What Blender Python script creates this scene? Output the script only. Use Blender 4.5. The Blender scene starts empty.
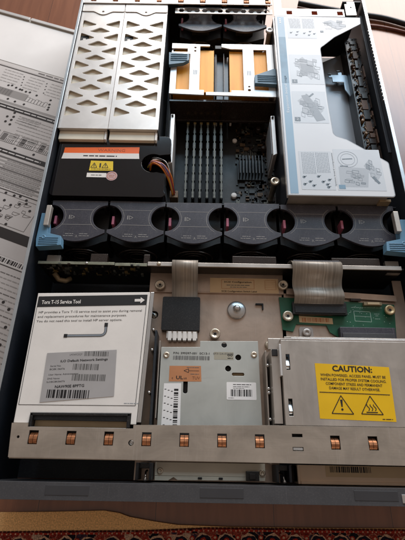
import bpy, bmesh, math, random
from mathutils import Vector, Matrix
from mathutils.geometry import tessellate_polygon

random.seed(11)
S = bpy.context.scene
COL = S.collection

# ------------------------------------------------------------------ camera
cam_d = bpy.data.cameras.new("camera")
cam = bpy.data.objects.new("camera", cam_d)
COL.objects.link(cam)
S.camera = cam
cam_d.sensor_fit = 'VERTICAL'
cam_d.sensor_height = 36.0
cam_d.sensor_width = 27.0
cam_d.lens = 36.0 * 420.0 / 540.0
cam_d.clip_start = 0.01
cam_d.clip_end = 60
cam_d.dof.use_dof = True
cam_d.dof.focus_distance = 0.50
cam_d.dof.aperture_fstop = 14
th, ro = math.radians(65.0), math.radians(1.04)
fw = Vector((0, math.cos(th), -math.sin(th)))
rt = Vector((1, 0, 0))
up = rt.cross(fw)
cr = rt * math.cos(ro) + up * math.sin(ro)
cu = up * math.cos(ro) - rt * math.sin(ro)
M = Matrix((cr, cu, -fw)).transposed().to_4x4()
M.translation = Vector((-0.0252, 0.0171, 0.5219))
cam.matrix_world = M

# ------------------------------------------------------------------ room light
W = bpy.data.worlds.new("World")
S.world = W
W.use_nodes = True
nt = W.node_tree
bg = nt.nodes['Background']
tc = nt.nodes.new('ShaderNodeTexCoord')
sx = nt.nodes.new('ShaderNodeSeparateXYZ')
mr = nt.nodes.new('ShaderNodeMapRange')
mr.inputs['From Min'].default_value = -0.9
mr.inputs['From Max'].default_value = 0.9
rp = nt.nodes.new('ShaderNodeValToRGB')
rp.color_ramp.elements[0].color = (0.38, 0.25, 0.16, 1)
rp.color_ramp.elements[1].color = (0.60, 0.57, 0.56, 1)
nt.links.new(tc.outputs['Generated'], sx.inputs[0])
nt.links.new(sx.outputs['Y'], mr.inputs['Value'])
nt.links.new(mr.outputs[0], rp.inputs[0])
nt.links.new(rp.outputs[0], bg.inputs['Color'])
bg.inputs['Strength'].default_value = 0.64


def area(name, x0, x1, y, z0, z1, power, color):
    d = bpy.data.lights.new(name, 'AREA')
    d.shape = 'RECTANGLE'
    d.size = x1 - x0
    d.size_y = z1 - z0
    d.energy = power
    d.color = color
    o = bpy.data.objects.new(name, d)
    o.location = ((x0 + x1) / 2, y, (z0 + z1) / 2)
    o.rotation_euler = (math.radians(-90), 0, 0)
    COL.objects.link(o)


area("window_light", -0.36, 1.35, 1.62, 0.12, 0.885, 35, (1.0, 0.905, 0.85))
area("window_sky_light", -0.36, 1.35, 1.62, 0.89, 1.36, 18, (0.55, 0.80, 1.0))

S.view_settings.view_transform = 'Standard'
S.view_settings.look = 'None'
S.view_settings.gamma = 1
S.view_settings.exposure = 0.0


# ------------------------------------------------------------------ materials
def lin(c):
    if isinstance(c, str):
        c = c.lstrip('#')
        v = [int(c[i:i + 2], 16) / 255 for i in (0, 2, 4)]
        return tuple(x / 12.92 if x <= 0.04045 else ((x + 0.055) / 1.055) ** 2.4 for x in v)
    return tuple(c)


MATS = {}


def mat(name, col, metal=0.0, rough=0.5, var=0.10, scale=60, stretch=(1, 1, 1), bump=0.0, bscale=None,
        rvar=0.12, coat=0.0, dust=0.0, spec=0.5, col2=None, blotch=0.0, scratch=0.0):
    if name in MATS:
        return MATS[name]
    c = lin(col)
    m = bpy.data.materials.new(name)
    m.use_nodes = True
    n, l = m.node_tree.nodes, m.node_tree.links
    b = n['Principled BSDF']
    b.inputs['Metallic'].default_value = metal
    b.inputs['Specular IOR Level'].default_value = spec
    if coat:
        b.inputs['Coat Weight'].default_value = coat
        b.inputs['Coat Roughness'].default_value = 0.08
    t = n.new('ShaderNodeTexCoord')
    mp = n.new('ShaderNodeMapping')
    mp.inputs['Scale'].default_value = stretch
    l.new(t.outputs['Object'], mp.inputs[0])
    nz = n.new('ShaderNodeTexNoise')
    nz.inputs['Scale'].default_value = scale
    nz.inputs['Detail'].default_value = 6
    l.new(mp.outputs[0], nz.inputs['Vector'])
    r = n.new('ShaderNodeValToRGB')
    r.color_ramp.elements[0].position = 0.32
    r.color_ramp.elements[1].position = 0.68
    lo = tuple(x * (1 - var) for x in c)
    hi = lin(col2) if col2 else tuple(min(1, x * (1 + var)) for x in c)
    r.color_ramp.elements[0].color = (*lo, 1)
    r.color_ramp.elements[1].color = (*hi, 1)
    l.new(nz.outputs['Fac'], r.inputs[0])
    src = r.outputs[0]
    if dust:
        nd = n.new('ShaderNodeTexNoise')
        nd.inputs['Scale'].default_value = 900
        nd.inputs['Detail'].default_value = 4
        l.new(t.outputs['Object'], nd.inputs['Vector'])
        rd = n.new('ShaderNodeMapRange')
        rd.inputs['From Min'].default_value = 0.52
        rd.inputs['From Max'].default_value = 0.8
        rd.inputs['To Max'].default_value = dust
        l.new(nd.outputs['Fac'], rd.inputs['Value'])
        mx = n.new('ShaderNodeMix')
        mx.data_type = 'RGBA'
        l.new(rd.outputs[0], mx.inputs['Factor'])
        l.new(src, mx.inputs[6])
        mx.inputs[7].default_value = (0.36, 0.33, 0.30, 1)
        src = mx.outputs[2]
    if blotch:
        nbz = n.new('ShaderNodeTexNoise')
        nbz.inputs['Scale'].default_value = 22
        nbz.inputs['Detail'].default_value = 5
        nbz.inputs['Roughness'].default_value = 0.65
        nbz.inputs['Distortion'].default_value = 0.6
        l.new(t.outputs['Object'], nbz.inputs['Vector'])
        rb_ = n.new('ShaderNodeMapRange')
        rb_.inputs['From Min'].default_value = 0.3
        rb_.inputs['From Max'].default_value = 0.7
        rb_.inputs['To Min'].default_value = 1 - blotch
        rb_.inputs['To Max'].default_value = 1 + blotch * 0.35
        l.new(nbz.outputs['Fac'], rb_.inputs['Value'])
        mu = n.new('ShaderNodeVectorMath')
        mu.operation = 'SCALE'
        l.new(src, mu.inputs[0])
        l.new(rb_.outputs[0], mu.inputs['Scale'])
        src = mu.outputs[0]
    if scratch:
        for ang, sc_ in ((0.5, 60), (-0.9, 45), (1.4, 75)):
            ms_ = n.new('ShaderNodeMapping')
            ms_.inputs['Rotation'].default_value = (0, 0, ang)
            ms_.inputs['Scale'].default_value = (sc_ * 14, sc_ * 0.35, 1)
            l.new(t.outputs['Object'], ms_.inputs[0])
            ns = n.new('ShaderNodeTexNoise')
            ns.inputs['Scale'].default_value = 1.0
            ns.inputs['Detail'].default_value = 1
            l.new(ms_.outputs[0], ns.inputs['Vector'])
            rs_ = n.new('ShaderNodeMapRange')
            rs_.inputs['From Min'].default_value = 0.69
            rs_.inputs['From Max'].default_value = 0.76
            rs_.inputs['To Max'].default_value = scratch
            l.new(ns.outputs['Fac'], rs_.inputs['Value'])
            mxs = n.new('ShaderNodeMix')
            mxs.data_type = 'RGBA'
            l.new(rs_.outputs[0], mxs.inputs['Factor'])
            l.new(src, mxs.inputs[6])
            mxs.inputs[7].default_value = (*[min(1, x * 0.6 + 0.28) for x in c], 1)
            src = mxs.outputs[2]
    l.new(src, b.inputs['Base Color'])
    rr = n.new('ShaderNodeMapRange')
    rr.inputs['To Min'].default_value = max(0.03, rough - rvar)
    rr.inputs['To Max'].default_value = min(1, rough + rvar)
    n2 = n.new('ShaderNodeTexNoise')
    n2.inputs['Scale'].default_value = scale * 0.45
    n2.inputs['Detail'].default_value = 5
    l.new(mp.outputs[0], n2.inputs['Vector'])
    l.new(n2.outputs['Fac'], rr.inputs['Value'])
    l.new(rr.outputs[0], b.inputs['Roughness'])
    if bump:
        nb = n.new('ShaderNodeTexNoise')
        nb.inputs['Scale'].default_value = bscale or scale * 4
        nb.inputs['Detail'].default_value = 3
        l.new(mp.outputs[0], nb.inputs['Vector'])
        bp = n.new('ShaderNodeBump')
        bp.inputs['Strength'].default_value = bump
        bp.inputs['Distance'].default_value = 0.0004
        l.new(nb.outputs['Fac'], bp.inputs['Height'])
        l.new(bp.outputs[0], b.inputs['Normal'])
    MATS[name] = m
    return m


zinc = mat('zinc_steel', '#b4aba4', 0.75, 0.42, 0.10, 25, bump=0.10, bscale=500)
galv = mat('brushed_galvanised', '#c2bbb3', 0.65, 0.36, 0.12, 40, stretch=(1, 0.12, 1), bump=0.12, bscale=700, rvar=0.16, blotch=0.22, scratch=0.35)
barm = mat('bar_steel', '#b8aea2', 0.65, 0.36, 0.12, 40, stretch=(0.1, 1, 1), bump=0.12, bscale=700, rvar=0.16, blotch=0.28, scratch=0.35)
psum = mat('power_supply_steel', '#d8d3ce', 0.45, 0.38, 0.05, 40, bump=0.06, bscale=600, rvar=0.14, blotch=0.16, scratch=0.3)
psui = mat('power_supply_inner', '#ebe0cb', 0.0, 0.6, 0.08, 30)
copperplate = mat('copper_tinted_deck', '#c4ae9d', 0.60, 0.38, 0.10, 40, bump=0.10, bscale=400, rvar=0.16, blotch=0.25, scratch=0.3)
silver = mat('bright_metal', '#c9c9c8', 0.9, 0.28, 0.05, 80)
nickel = mat('nickel_screw', '#c8bba8', 0.75, 0.36, 0.15, 200)
copper = mat('copper_spring', '#ab7350', 0.75, 0.42, 0.25, 300, rvar=0.15)
chass = mat('chassis_dark', '#2b3036', 0.35, 0.5, 0.2, 40, dust=0.10)
navy = mat('wall_inner_navy', '#20262f', 0.25, 0.5, 0.25, 20, dust=0.08)
rimm = mat('rim_steel', '#b9bfc3', 0.75, 0.34, 0.08, 60)
bezel = mat('bezel_plastic', '#424245', 0.0, 0.5, 0.08, 60, bump=0.18, bscale=2500, dust=0.12, rvar=0.18, blotch=0.15, scratch=0.06)
bezel2 = mat('bezel_badge', '#38383b', 0.0, 0.45, 0.05, 60)
black = mat('black_plastic', '#101012', 0.0, 0.45, 0.2, 60, dust=0.12)
gloss = mat('black_gloss', '#0c0709', 0.0, 0.12, 0.2, 30, rvar=0.05, dust=0.025)
fanp = mat('fan_plastic', '#3b3a43', 0.0, 0.40, 0.10, 50, bump=0.14, bscale=2500, dust=0.2, rvar=0.16, blotch=0.25, scratch=0.16)
fanin = mat('fan_dark', '#0d0c0d', 0.0, 0.5, 0.2, 50, dust=0.08)
mark = mat('fan_marking', '#8c8986', 0.0, 0.6, 0.1, 80)
pink = mat('latch_magenta', '#b06075', 0.0, 0.4, 0.1, 80)
blue = mat('lever_blue', '#638fac', 0.0, 0.45, 0.06, 60, dust=0.08)
bluedk = mat('lever_slate_blue', '#55788d', 0.0, 0.45, 0.06, 60)
white = mat('white_plastic', '#ece7e1', 0.0, 0.42, 0.03, 30, dust=0.08, blotch=0.06)
cover = mat('cover_white', '#d3d6da', 0.0, 0.35, 0.03, 14, rvar=0.06)
paper = mat('paper_white', '#f0eeec', 0.0, 0.5, 0.05, 14)
paperg = mat('paper_grey', '#a9a6a5', 0.0, 0.55, 0.05, 40)
ink = mat('ink_black', '#161415', 0.0, 0.6, 0.1, 40)
inkg = mat('ink_grey', '#63615f', 0.0, 0.6, 0.1, 40)
pale = mat('print_pale_grey', '#a9b1b9', 0.0, 0.45, 0.04, 40)
pale2 = mat('print_mid_grey', '#8b949d', 0.0, 0.45, 0.04, 40)
slate = mat('print_slate', '#66747f', 0.0, 0.45, 0.04, 40)
stripe = mat('print_blue_stripe', '#86a5bb', 0.0, 0.4, 0.04, 20)
orange = mat('label_orange', '#f2660f', 0.0, 0.45, 0.04, 50)
yellow = mat('label_yellow', '#e3c21a', 0.0, 0.45, 0.04, 50)
caut = mat('caution_yellow', '#e8b90c', 0.0, 0.45, 0.05, 40)
cream = mat('label_cream', '#d6b991', 0.0, 0.5, 0.05, 50)
tan = mat('recess_tan', '#9a8668', 0.4, 0.5, 0.1, 30)
olab = mat('label_copper', '#bd8056', 0.0, 0.5, 0.06, 60)
seal = mat('seal_rose', '#c3a0a2', 0.0, 0.45, 0.08, 200)
amber = mat('amber_fins', '#ea9a22', 0.1, 0.45, 0.10, 90, stretch=(1, 0.05, 1), col2='#f0ac3c', blotch=0.06)
white_metal = mat('bracket_metal', '#d4d2d0', 0.45, 0.40, 0.05, 40)
brown = mat('dark_brown_plastic', '#2a201b', 0.0, 0.25, 0.2, 30, dust=0.10)
pcb = mat('board_dark_green', '#100f0c', 0.0, 0.45, 0.3, 120, dust=0.10)
pcbg = mat('board_green', '#1f5a40', 0.0, 0.38, 0.15, 90)
pcbl = mat('board_silk', '#a9bfae', 0.0, 0.6, 0.1, 90)
chip = mat('chip_black', '#0f0f10', 0.0, 0.4, 0.1, 100, dust=0.08)
gold = mat('contact_gold', '#b8a06a', 0.8, 0.35, 0.15, 200)
dimmc = mat('module_edge', '#5d5f58', 0.3, 0.5, 0.2, 300)
floppym = mat('drive_grey_paint', '#bcbeb8', 0.3, 0.45, 0.05, 30, bump=0.08, bscale=1800, blotch=0.12, scratch=0.25)
ribbon = mat('flat_cable_grey', '#a0978c', 0.2, 0.42, 0.26, 1100, stretch=(1, 0.01, 0.01), bump=0.25, bscale=1400)
ribbond = mat('flat_cable_tan', '#8d7f6a', 0.1, 0.45, 0.08, 600, stretch=(1, 0.02, 0.02))
cordm = mat('cord_black', '#15171b', 0.0, 0.4, 0.1, 60)
cordr = mat('cord_brown', '#6e3f33', 0.0, 0.45, 0.1, 60)
traym = mat('tray_grey', '#8b8e93', 0.3, 0.42, 0.08, 8, rvar=0.1)
rubber = mat('rubber', '#111111', 0, 0.8)
wires = [mat('wire_' + k, c, 0, 0.4, 0.05, 60) for k, c in (
    ('white', '#d8d4cc'), ('orange', '#d9792e'), ('yellow', '#d8bb3a'), ('violet', '#6a4c86'), ('black', '#151515'),
    ('red', '#9c3a30'), ('blue', '#4a5f9a'), ('rose', '#b98289'))]


def wood_floor():
    m = bpy.data.materials.new('floor_wood')
    m.use_nodes = True
    n, l = m.node_tree.nodes, m.node_tree.links
    b = n['Principled BSDF']
    t = n.new('ShaderNodeTexCoord')
    sp = n.new('ShaderNodeSeparateXYZ')
    l.new(t.outputs['Object'], sp.inputs[0])

    def math_(op, a, bb=None):
        q = n.new('ShaderNodeMath')
        q.operation = op
        for i, v in enumerate((a, bb)):
            if v is None:
                continue
            if isinstance(v, (int, float)):
                q.inputs[i].default_value = v
            else:
                l.new(v, q.inputs[i])
        return q.outputs[0]
    u = math_('DIVIDE', math_('ADD', sp.outputs['X'], 0.0713 + 0.1273 * 8), 0.1273)
    idx = math_('FLOOR', u)
    fr = math_('FRACT', u)
    seam = math_('LESS_THAN', fr, 0.006)
    wn = n.new('ShaderNodeTexWhiteNoise')
    wn.noise_dimensions = '1D'
    l.new(idx, wn.inputs['W'])
    mp = n.new('ShaderNodeMapping')
    mp.inputs['Scale'].default_value = (26, 2.2, 1)
    l.new(t.outputs['Object'], mp.inputs[0])
    off = n.new('ShaderNodeVectorMath')
    off.operation = 'ADD'
    l.new(mp.outputs[0], off.inputs[0])
    l.new(wn.outputs['Color'], off.inputs[1])
    nz = n.new('ShaderNodeTexNoise')
    nz.inputs['Scale'].default_value = 3.0
    nz.inputs['Detail'].default_value = 8
    nz.inputs['Distortion'].default_value = 1.2
    l.new(off.outputs[0], nz.inputs['Vector'])
    r = n.new('ShaderNodeValToRGB')
    r.color_ramp.elements[0].position = 0.3
    r.color_ramp.elements[1].position = 0.75
    r.color_ramp.elements[0].color = (0.15, 0.050, 0.021, 1)
    r.color_ramp.elements[1].color = (0.225, 0.083, 0.038, 1)
    l.new(nz.outputs['Fac'], r.inputs[0])
    hs = n.new('ShaderNodeHueSaturation')
    l.new(r.outputs[0], hs.inputs['Color'])
    l.new(math_('ADD', math_('MULTIPLY', wn.outputs['Value'], 0.22), 0.9), hs.inputs['Value'])
    mx = n.new('ShaderNodeMix')
    mx.data_type = 'RGBA'
    l.new(seam, mx.inputs['Factor'])
    l.new(hs.outputs[0], mx.inputs[6])
    mx.inputs[7].default_value = (0.055, 0.022, 0.012, 1)
    l.new(mx.outputs[2], b.inputs['Base Color'])
    b.inputs['Roughness'].default_value = 0.24
    b.inputs['Specular IOR Level'].default_value = 0.75
    bp = n.new('ShaderNodeBump')
    bp.inputs['Strength'].default_value = 0.06
    bp.inputs['Distance'].default_value = 0.001
    l.new(nz.outputs['Fac'], bp.inputs['Height'])
    l.new(bp.outputs[0], b.inputs['Normal'])
    return m


def rug_mat():
    m = bpy.data.materials.new('rug_pattern')
    m.use_nodes = True
    n, l = m.node_tree.nodes, m.node_tree.links
    b = n['Principled BSDF']
    b.inputs['Roughness'].default_value = 0.95
    b.inputs['Specular IOR Level'].default_value = 0.1
    t = n.new('ShaderNodeTexCoord')
    nz = n.new('ShaderNodeTexNoise')
    nz.inputs['Scale'].default_value = 110
    nz.inputs['Detail'].default_value = 3
    l.new(t.outputs['Object'], nz.inputs['Vector'])
    va = n.new('ShaderNodeVectorMath')
    va.operation = 'MULTIPLY_ADD'
    va.inputs[1].default_value = (0.016, 0.016, 0)
    l.new(nz.outputs['Color'], va.inputs[0])
    l.new(t.outputs['Object'], va.inputs[2])
    vo = n.new('ShaderNodeTexVoronoi')
    vo.inputs['Scale'].default_value = 105
    vo.inputs['Randomness'].default_value = 0.75
    l.new(va.outputs[0], vo.inputs['Vector'])
    sp = n.new('ShaderNodeSeparateColor')
    l.new(vo.outputs['Color'], sp.inputs[0])
    r = n.new('ShaderNodeValToRGB')
    cr_ = r.color_ramp
    cr_.interpolation = 'CONSTANT'
    cr_.elements[0].position = 0
    cr_.elements[0].color = (0.20, 0.026, 0.020, 1)
    cr_.elements[1].position = 0.36
    cr_.elements[1].color = (0.012, 0.010, 0.016, 1)
    for p, c in ((0.62, (0.26, 0.05, 0.034, 1)), (0.80, (0.5, 0.34, 0.25, 1)), (0.9, (0.05, 0.03, 0.05, 1))):
        e = cr_.elements.new(p)
        e.color = c
    l.new(sp.outputs[0], r.inputs[0])
    vo2 = n.new('ShaderNodeTexVoronoi')
    vo2.feature = 'DISTANCE_TO_EDGE'
    vo2.inputs['Scale'].default_value = 105
    vo2.inputs['Randomness'].default_value = 0.75
    l.new(va.outputs[0], vo2.inputs['Vector'])
    lt = n.new('ShaderNodeMath')
    lt.operation = 'LESS_THAN'
    lt.inputs[1].default_value = 0.045
    l.new(vo2.outputs['Distance'], lt.inputs[0])
    mx = n.new('ShaderNodeMix')
    mx.data_type = 'RGBA'
    l.new(lt.outputs[0], mx.inputs['Factor'])
    l.new(r.outputs[0], mx.inputs[6])
    mx.inputs[7].default_value = (0.38, 0.17, 0.12, 1)
    nf = n.new('ShaderNodeTexNoise')
    nf.inputs['Scale'].default_value = 700
    nf.inputs['Detail'].default_value = 2
    l.new(t.outputs['Object'], nf.inputs['Vector'])
    rf = n.new('ShaderNodeMapRange')
    rf.inputs['From Min'].default_value = 0.3
    rf.inputs['From Max'].default_value = 0.7
    rf.inputs['To Min'].default_value = 0.35
    rf.inputs['To Max'].default_value = 1.25
    l.new(nf.outputs['Fac'], rf.inputs['Value'])
    vs = n.new('ShaderNodeVectorMath')
    vs.operation = 'SCALE'
    l.new(mx.outputs[2], vs.inputs[0])
    l.new(rf.outputs[0], vs.inputs['Scale'])
    l.new(vs.outputs[0], b.inputs['Base Color'])
    nb = n.new('ShaderNodeTexNoise')
    nb.inputs['Scale'].default_value = 1200
    l.new(t.outputs['Object'], nb.inputs['Vector'])
    bp = n.new('ShaderNodeBump')
    bp.inputs['Strength'].default_value = 0.8
    bp.inputs['Distance'].default_value = 0.001
    l.new(nb.outputs['Fac'], bp.inputs['Height'])
    l.new(bp.outputs[0], b.inputs['Normal'])
    return m


rugtan = mat('rug_tan_border', '#e0b37c', 0, 0.95, 0.28, 700, bump=1.0, bscale=1800, spec=0.1)
rugdark = mat('rug_binding', '#3a1612', 0, 0.95, 0.3, 500, bump=0.8, bscale=1800, spec=0.1)


# ------------------------------------------------------------------ mesh builder (millimetres)
_text_cache = {}


def text_mesh(s, bold):
    k = (s, bold)
    if k not in _text_cache:
        c = bpy.data.curves.new('lettering', 'FONT')
        c.body = s
        c.size = 1.0
        c.resolution_u = 2
        c.offset = bold
        o = bpy.data.objects.new('lettering', c)
        COL.objects.link(o)
        bpy.context.view_layer.update()
        dg = bpy.context.evaluated_depsgraph_get()
        me = bpy.data.meshes.new_from_object(o.evaluated_get(dg))
        vs = [(v.co.x, v.co.y) for v in me.vertices]
        fs = [tuple(p.vertices) for p in me.polygons]
        bpy.data.objects.remove(o)
        bpy.data.curves.remove(c)
        bpy.data.meshes.remove(me)
        _text_cache[k] = (vs, fs)
    return _text_cache[k]


class MB:
    def __init__(s, M=None):
        s.v, s.f, s.fm, s.fs, s.M = [], [], [], [], M

    def add(s, vs, fs, m, smooth=False):
        b = len(s.v)
        for v in vs:
            v = Vector(v)
            if s.M is not None:
                v = s.M @ v
            s.v.append(v)
        for f in fs:
            s.f.append([i + b for i in f])
            s.fm.append(m)
            s.fs.append(smooth)
        return s

    def box(s, x0, x1, y0, y1, z0, z1, m):
        vs = [(x0, y0, z0), (x1, y0, z0), (x1, y1, z0), (x0, y1, z0), (x0, y0, z1), (x1, y0, z1), (x1, y1, z1), (x0, y1, z1)]
        return s.add(vs, [(3, 2, 1, 0), (4, 5, 6, 7), (0, 1, 5, 4), (1, 2, 6, 5), (2, 3, 7, 6), (3, 0, 4, 7)], m)

    def prism(s, outer, z0, z1, m, holes=(), hm=None):
        loops = [list(outer)] + [list(h) for h in holes]
        tri = tessellate_polygon([[Vector((x, y, 0)) for x, y in lp] for lp in loops])
        pts = [p for lp in loops for p in lp]
        n = len(pts)
        vs = [(x, y, z1) for x, y in pts] + [(x, y, z0) for x, y in pts]
        fs = []
        for a, b, c in tri:
            A, B, C_ = pts[a], pts[b], pts[c]
            cr2 = (B[0] - A[0]) * (C_[1] - A[1]) - (B[1] - A[1]) * (C_[0] - A[0])
            t = (a, b, c) if cr2 > 0 else (a, c, b)
            fs.append(t)
            fs.append(tuple(i + n for i in reversed(t)))
        s.add(vs, fs, m)
        o = 0
        for li, lp in enumerate(loops):
            k = len(lp)
            ar = sum(lp[i][0] * lp[(i + 1) % k][1] - lp[(i + 1) % k][0] * lp[i][1] for i in range(k))
            flip = (ar > 0) == (li > 0)
            vv, ff = [], []
            for x, y in lp:
                vv += [(x, y, z0), (x, y, z1)]
            for i in range(k):
                j = (i + 1) % k
                q = (2 * i, 2 * j, 2 * j + 1, 2 * i + 1)
                ff.append(tuple(reversed(q)) if flip else q)
            s.add(vv, ff, (hm or m) if li else m)
        return s

    def flat(s, poly, z, m):
        tri = tessellate_polygon([[Vector((x, y, 0)) for x, y in poly]])
        fs = []
        for a, b, c in tri:
            A, B, C_ = poly[a], poly[b], poly[c]
            cr2 = (B[0] - A[0]) * (C_[1] - A[1]) - (B[1] - A[1]) * (C_[0] - A[0])
            fs.append((a, b, c) if cr2 > 0 else (a, c, b))
        return s.add([(x, y, z) for x, y in poly], fs, m)

    def rect(s, x0, x1, y0, y1, z, m):
        return s.add([(x0, y0, z), (x1, y0, z), (x1, y1, z), (x0, y1, z)], [(0, 1, 2, 3)], m)

    def line(s, p, q, w, z, m):
        d = Vector((q[0] - p[0], q[1] - p[1]))
        if d.length < 1e-6:
            return s
        d.normalize()
        k = Vector((-d.y, d.x)) * w / 2
        return s.add([(p[0] - k.x, p[1] - k.y, z), (q[0] - k.x, q[1] - k.y, z), (q[0] + k.x, q[1] + k.y, z), (p[0] + k.x, p[1] + k.y, z)], [(0, 1, 2, 3)], m)

    def path(s, pts, w, z, m, close=False):
        pts = list(pts)
        if close:
            pts = pts + [pts[0]]
        for a, b in zip(pts, pts[1:]):
            s.line(a, b, w, z, m)
        return s

    def disc(s, x, y, r, z, m, n=18):
        return s.flat([(x + r * math.cos(2 * math.pi * i / n), y + r * math.sin(2 * math.pi * i / n)) for i in range(n)], z, m)

    def lathe(s, x, y, prof, m, n=28):
        """prof: list of (radius, z), from the outside bottom to the axis"""
        vs, fs = [], []
        for r, z in prof:
            for i in range(n):
                a = 2 * math.pi * i / n
                vs.append((x + r * math.cos(a), y + r * math.sin(a), z))
        for k in range(len(prof) - 1):
            for i in range(n):
                j = (i + 1) % n
                fs.append((k * n + i, k * n + j, (k + 1) * n + j, (k + 1) * n + i))
        fs.append(tuple((len(prof) - 1) * n + i for i in range(n)))
        return s.add(vs, fs, m, True)

    def tube(s, pts, r, m, n=8):
        pts = [Vector(p) for p in pts]
        vs, fs = [], []
        for i, p in enumerate(pts):
            d = (pts[min(i + 1, len(pts) - 1)] - pts[max(i - 1, 0)]).normalized()
            a = d.cross(Vector((0, 0, 1)))
            if a.length < 1e-3:
                a = d.cross(Vector((1, 0, 0)))
            a.normalize()
            b = d.cross(a)
            for k in range(n):
                t = 2 * math.pi * k / n
                vs.append(p + (a * math.cos(t) + b * math.sin(t)) * r)
        for i in range(len(pts) - 1):
            for k in range(n):
                j = (k + 1) % n
                fs.append((i * n + k, i * n + j, (i + 1) * n + j, (i + 1) * n + k))
        fs.append(tuple(range(n)))
        fs.append(tuple((len(pts) - 1) * n + k for k in range(n)))
        return s.add(vs, fs, m, True)

    def sheet(s, prof, x0, x1, th_, m, skew=0.0, smooth=False):
        """a bent strip: prof = list of (y, z) along its length, x0..x1 its width"""
        vs, fs = [], []
        k = len(prof)
        for i, (y, z) in enumerate(prof):
            dx = skew * i / (k - 1)
            vs += [(x0 + dx, y, z), (x1 + dx, y, z), (x1 + dx, y, z - th_), (x0 + dx, y, z - th_)]
        for i in range(k - 1):
            a, b = 4 * i, 4 * i + 4
            for e in range(4):
                g = (e + 1) % 4
                fs.append((a + e, a + g, b + g, b + e))
        fs += [(0, 1, 2, 3), tuple(4 * (k - 1) + e for e in (3, 2, 1, 0))]
        return s.add(vs, fs, m, smooth)

    def text(s, t, x, y, z, m, h=None, w=None, align='L', rot=0.0, bold=0.0):
        """cap height h and / or total width w in mm; x, y = left (or centre, right) end of the baseline"""
        vs, fs = text_mesh(t, bold)
        if not vs:
            return s
        xs = [v[0] for v in vs]
        mn, mx_ = min(xs), max(xs)
        ky = (h / 0.69) if h else None
        kx = (w / (mx_ - mn)) if w else ky
        if ky is None:
            ky = kx
        ox = {'L': mn, 'C': (mn + mx_) / 2, 'R': mx_}[align]
        c, q = math.cos(rot), math.sin(rot)
        out = []
        for a, b in vs:
            a, b = (a - ox) * kx, b * ky
            out.append((x + a * c - b * q, y + a * q + b * c, z))
        return s.add(out, fs, m)

    def barcode(s, x0, x1, y0, y1, z, m, seed=1, step=0.5, vert=False):
        r = random.Random(seed)
        p, e = (y0, y1) if vert else (x0, x1)
        while p < e - step:
            w = r.choice((step, step, step * 2, step * 3))
            g = r.choice((step, step, step * 2))
            if vert:
                s.rect(x0, x1, p, min(p + w, e), z, m)
            else:
                s.rect(p, min(p + w, e), y0, y1, z, m)
            p += w + g
        return s

    def micro(s, x0, x1, y, z, m, h=0.5, seed=0, vert=False):
        """a line of print too small to read: short dashes, word by word"""
        r = random.Random(seed + int(y * 7 + x0 * 3))
        p = x0
        while p < x1:
            w = min(r.uniform(1.2, 4.2) * h * 2, x1 - p)
            if vert:
                s.rect(y - h / 2, y + h / 2, p, p + w, z, m)
            else:
                s.rect(p, p + w, y - h / 2, y + h / 2, z, m)
            p += w + h * 0.9
        return s

    def build(s, name, parent=None, bevel=0.0, seg=2):
        """links the collected shapes as ONE mesh object; a parented part keeps its world place"""
        off = wloc(parent) if parent is not None else Vector((0, 0, 0))
        me = bpy.data.meshes.new(name)
        me.from_pydata([(v * 0.001 - off) for v in s.v], [], s.f)
        ms = []
        for m in s.fm:
            if m not in ms:
                ms.append(m)
        for m in ms:
            me.materials.append(m)
        me.polygons.foreach_set('material_index', [ms.index(m) for m in s.fm])
        me.polygons.foreach_set('use_smooth', s.fs)
        me.update()
        o = bpy.data.objects.new(name, me)
        COL.objects.link(o)
        if parent is not None:
            o.parent = parent
            o['_w'] = list(off)
        else:
            o['_w'] = [0.0, 0.0, 0.0]
        if bevel:
            bm = bmesh.new()
            bm.from_mesh(me)
            bmesh.ops.remove_doubles(bm, verts=bm.verts, dist=1e-6)
            bm.to_mesh(me)
            bm.free()
            b = o.modifiers.new('edge', 'BEVEL')
            b.width = bevel * 0.001
            b.segments = seg
            b.limit_method = 'ANGLE'
            b.angle_limit = math.radians(40)
        return o


def wloc(o):
    return Vector(o['_w']) if '_w' in o else o.location.copy()


def thing(name, label, cat, x=0, y=0, z=0, group=None):
    o = bpy.data.objects.new(name, None)
    o.empty_display_size = 0.02
    o.location = (x * .001, y * .001, z * .001)
    COL.objects.link(o)
    o['_w'] = list(o.location)
    return tag(o, label, cat, group)


def tag(o, label=None, cat=None, group=None, kind=None):
    if label:
        o['label'] = label
    if cat:
        o['category'] = cat
    if group:
        o['group'] = group
    if kind:
        o['kind'] = kind
    return o


def dup(o, parent=None):
    c = o.copy()
    COL.objects.link(c)
    c.parent = parent
    for ch in list(o.children):
        dup(ch, c)
    return c


def spline(ctl, k=8):
    ctl = [Vector(c) for c in ctl]
    pts = []
    n = len(ctl)
    for i in range(n - 1):
        b0, b1, b2, b3 = ctl[max(i - 1, 0)], ctl[i], ctl[i + 1], ctl[min(i + 2, n - 1)]
        for t in range(k):
            t /= k
            pts.append(.5 * ((2 * b1) + (b2 - b0) * t + (2 * b0 - 5 * b1 + 4 * b2 - b3) * t * t + (3 * b1 - b0 - 3 * b2 + b3) * t ** 3))
    return pts + [ctl[-1]]


def arc(cx, cy, r, a0, a1, n=12):
    return [(cx + r * math.cos(math.radians(a0 + (a1 - a0) * i / n)), cy + r * math.sin(math.radians(a0 + (a1 - a0) * i / n))) for i in range(n + 1)]


def rrect(x0, x1, y0, y1, r, n=5):
    return arc(x1 - r, y1 - r, r, 0, 90, n) + arc(x0 + r, y1 - r, r, 90, 180, n) + arc(x0 + r, y0 + r, r, 180, 270, n) + arc(x1 - r, y0 + r, r, 270, 360, n)


def circ(x, y, r, n=16):
    return [(x + r * math.cos(2 * math.pi * i / n), y + r * math.sin(2 * math.pi * i / n)) for i in range(n)]


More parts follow.
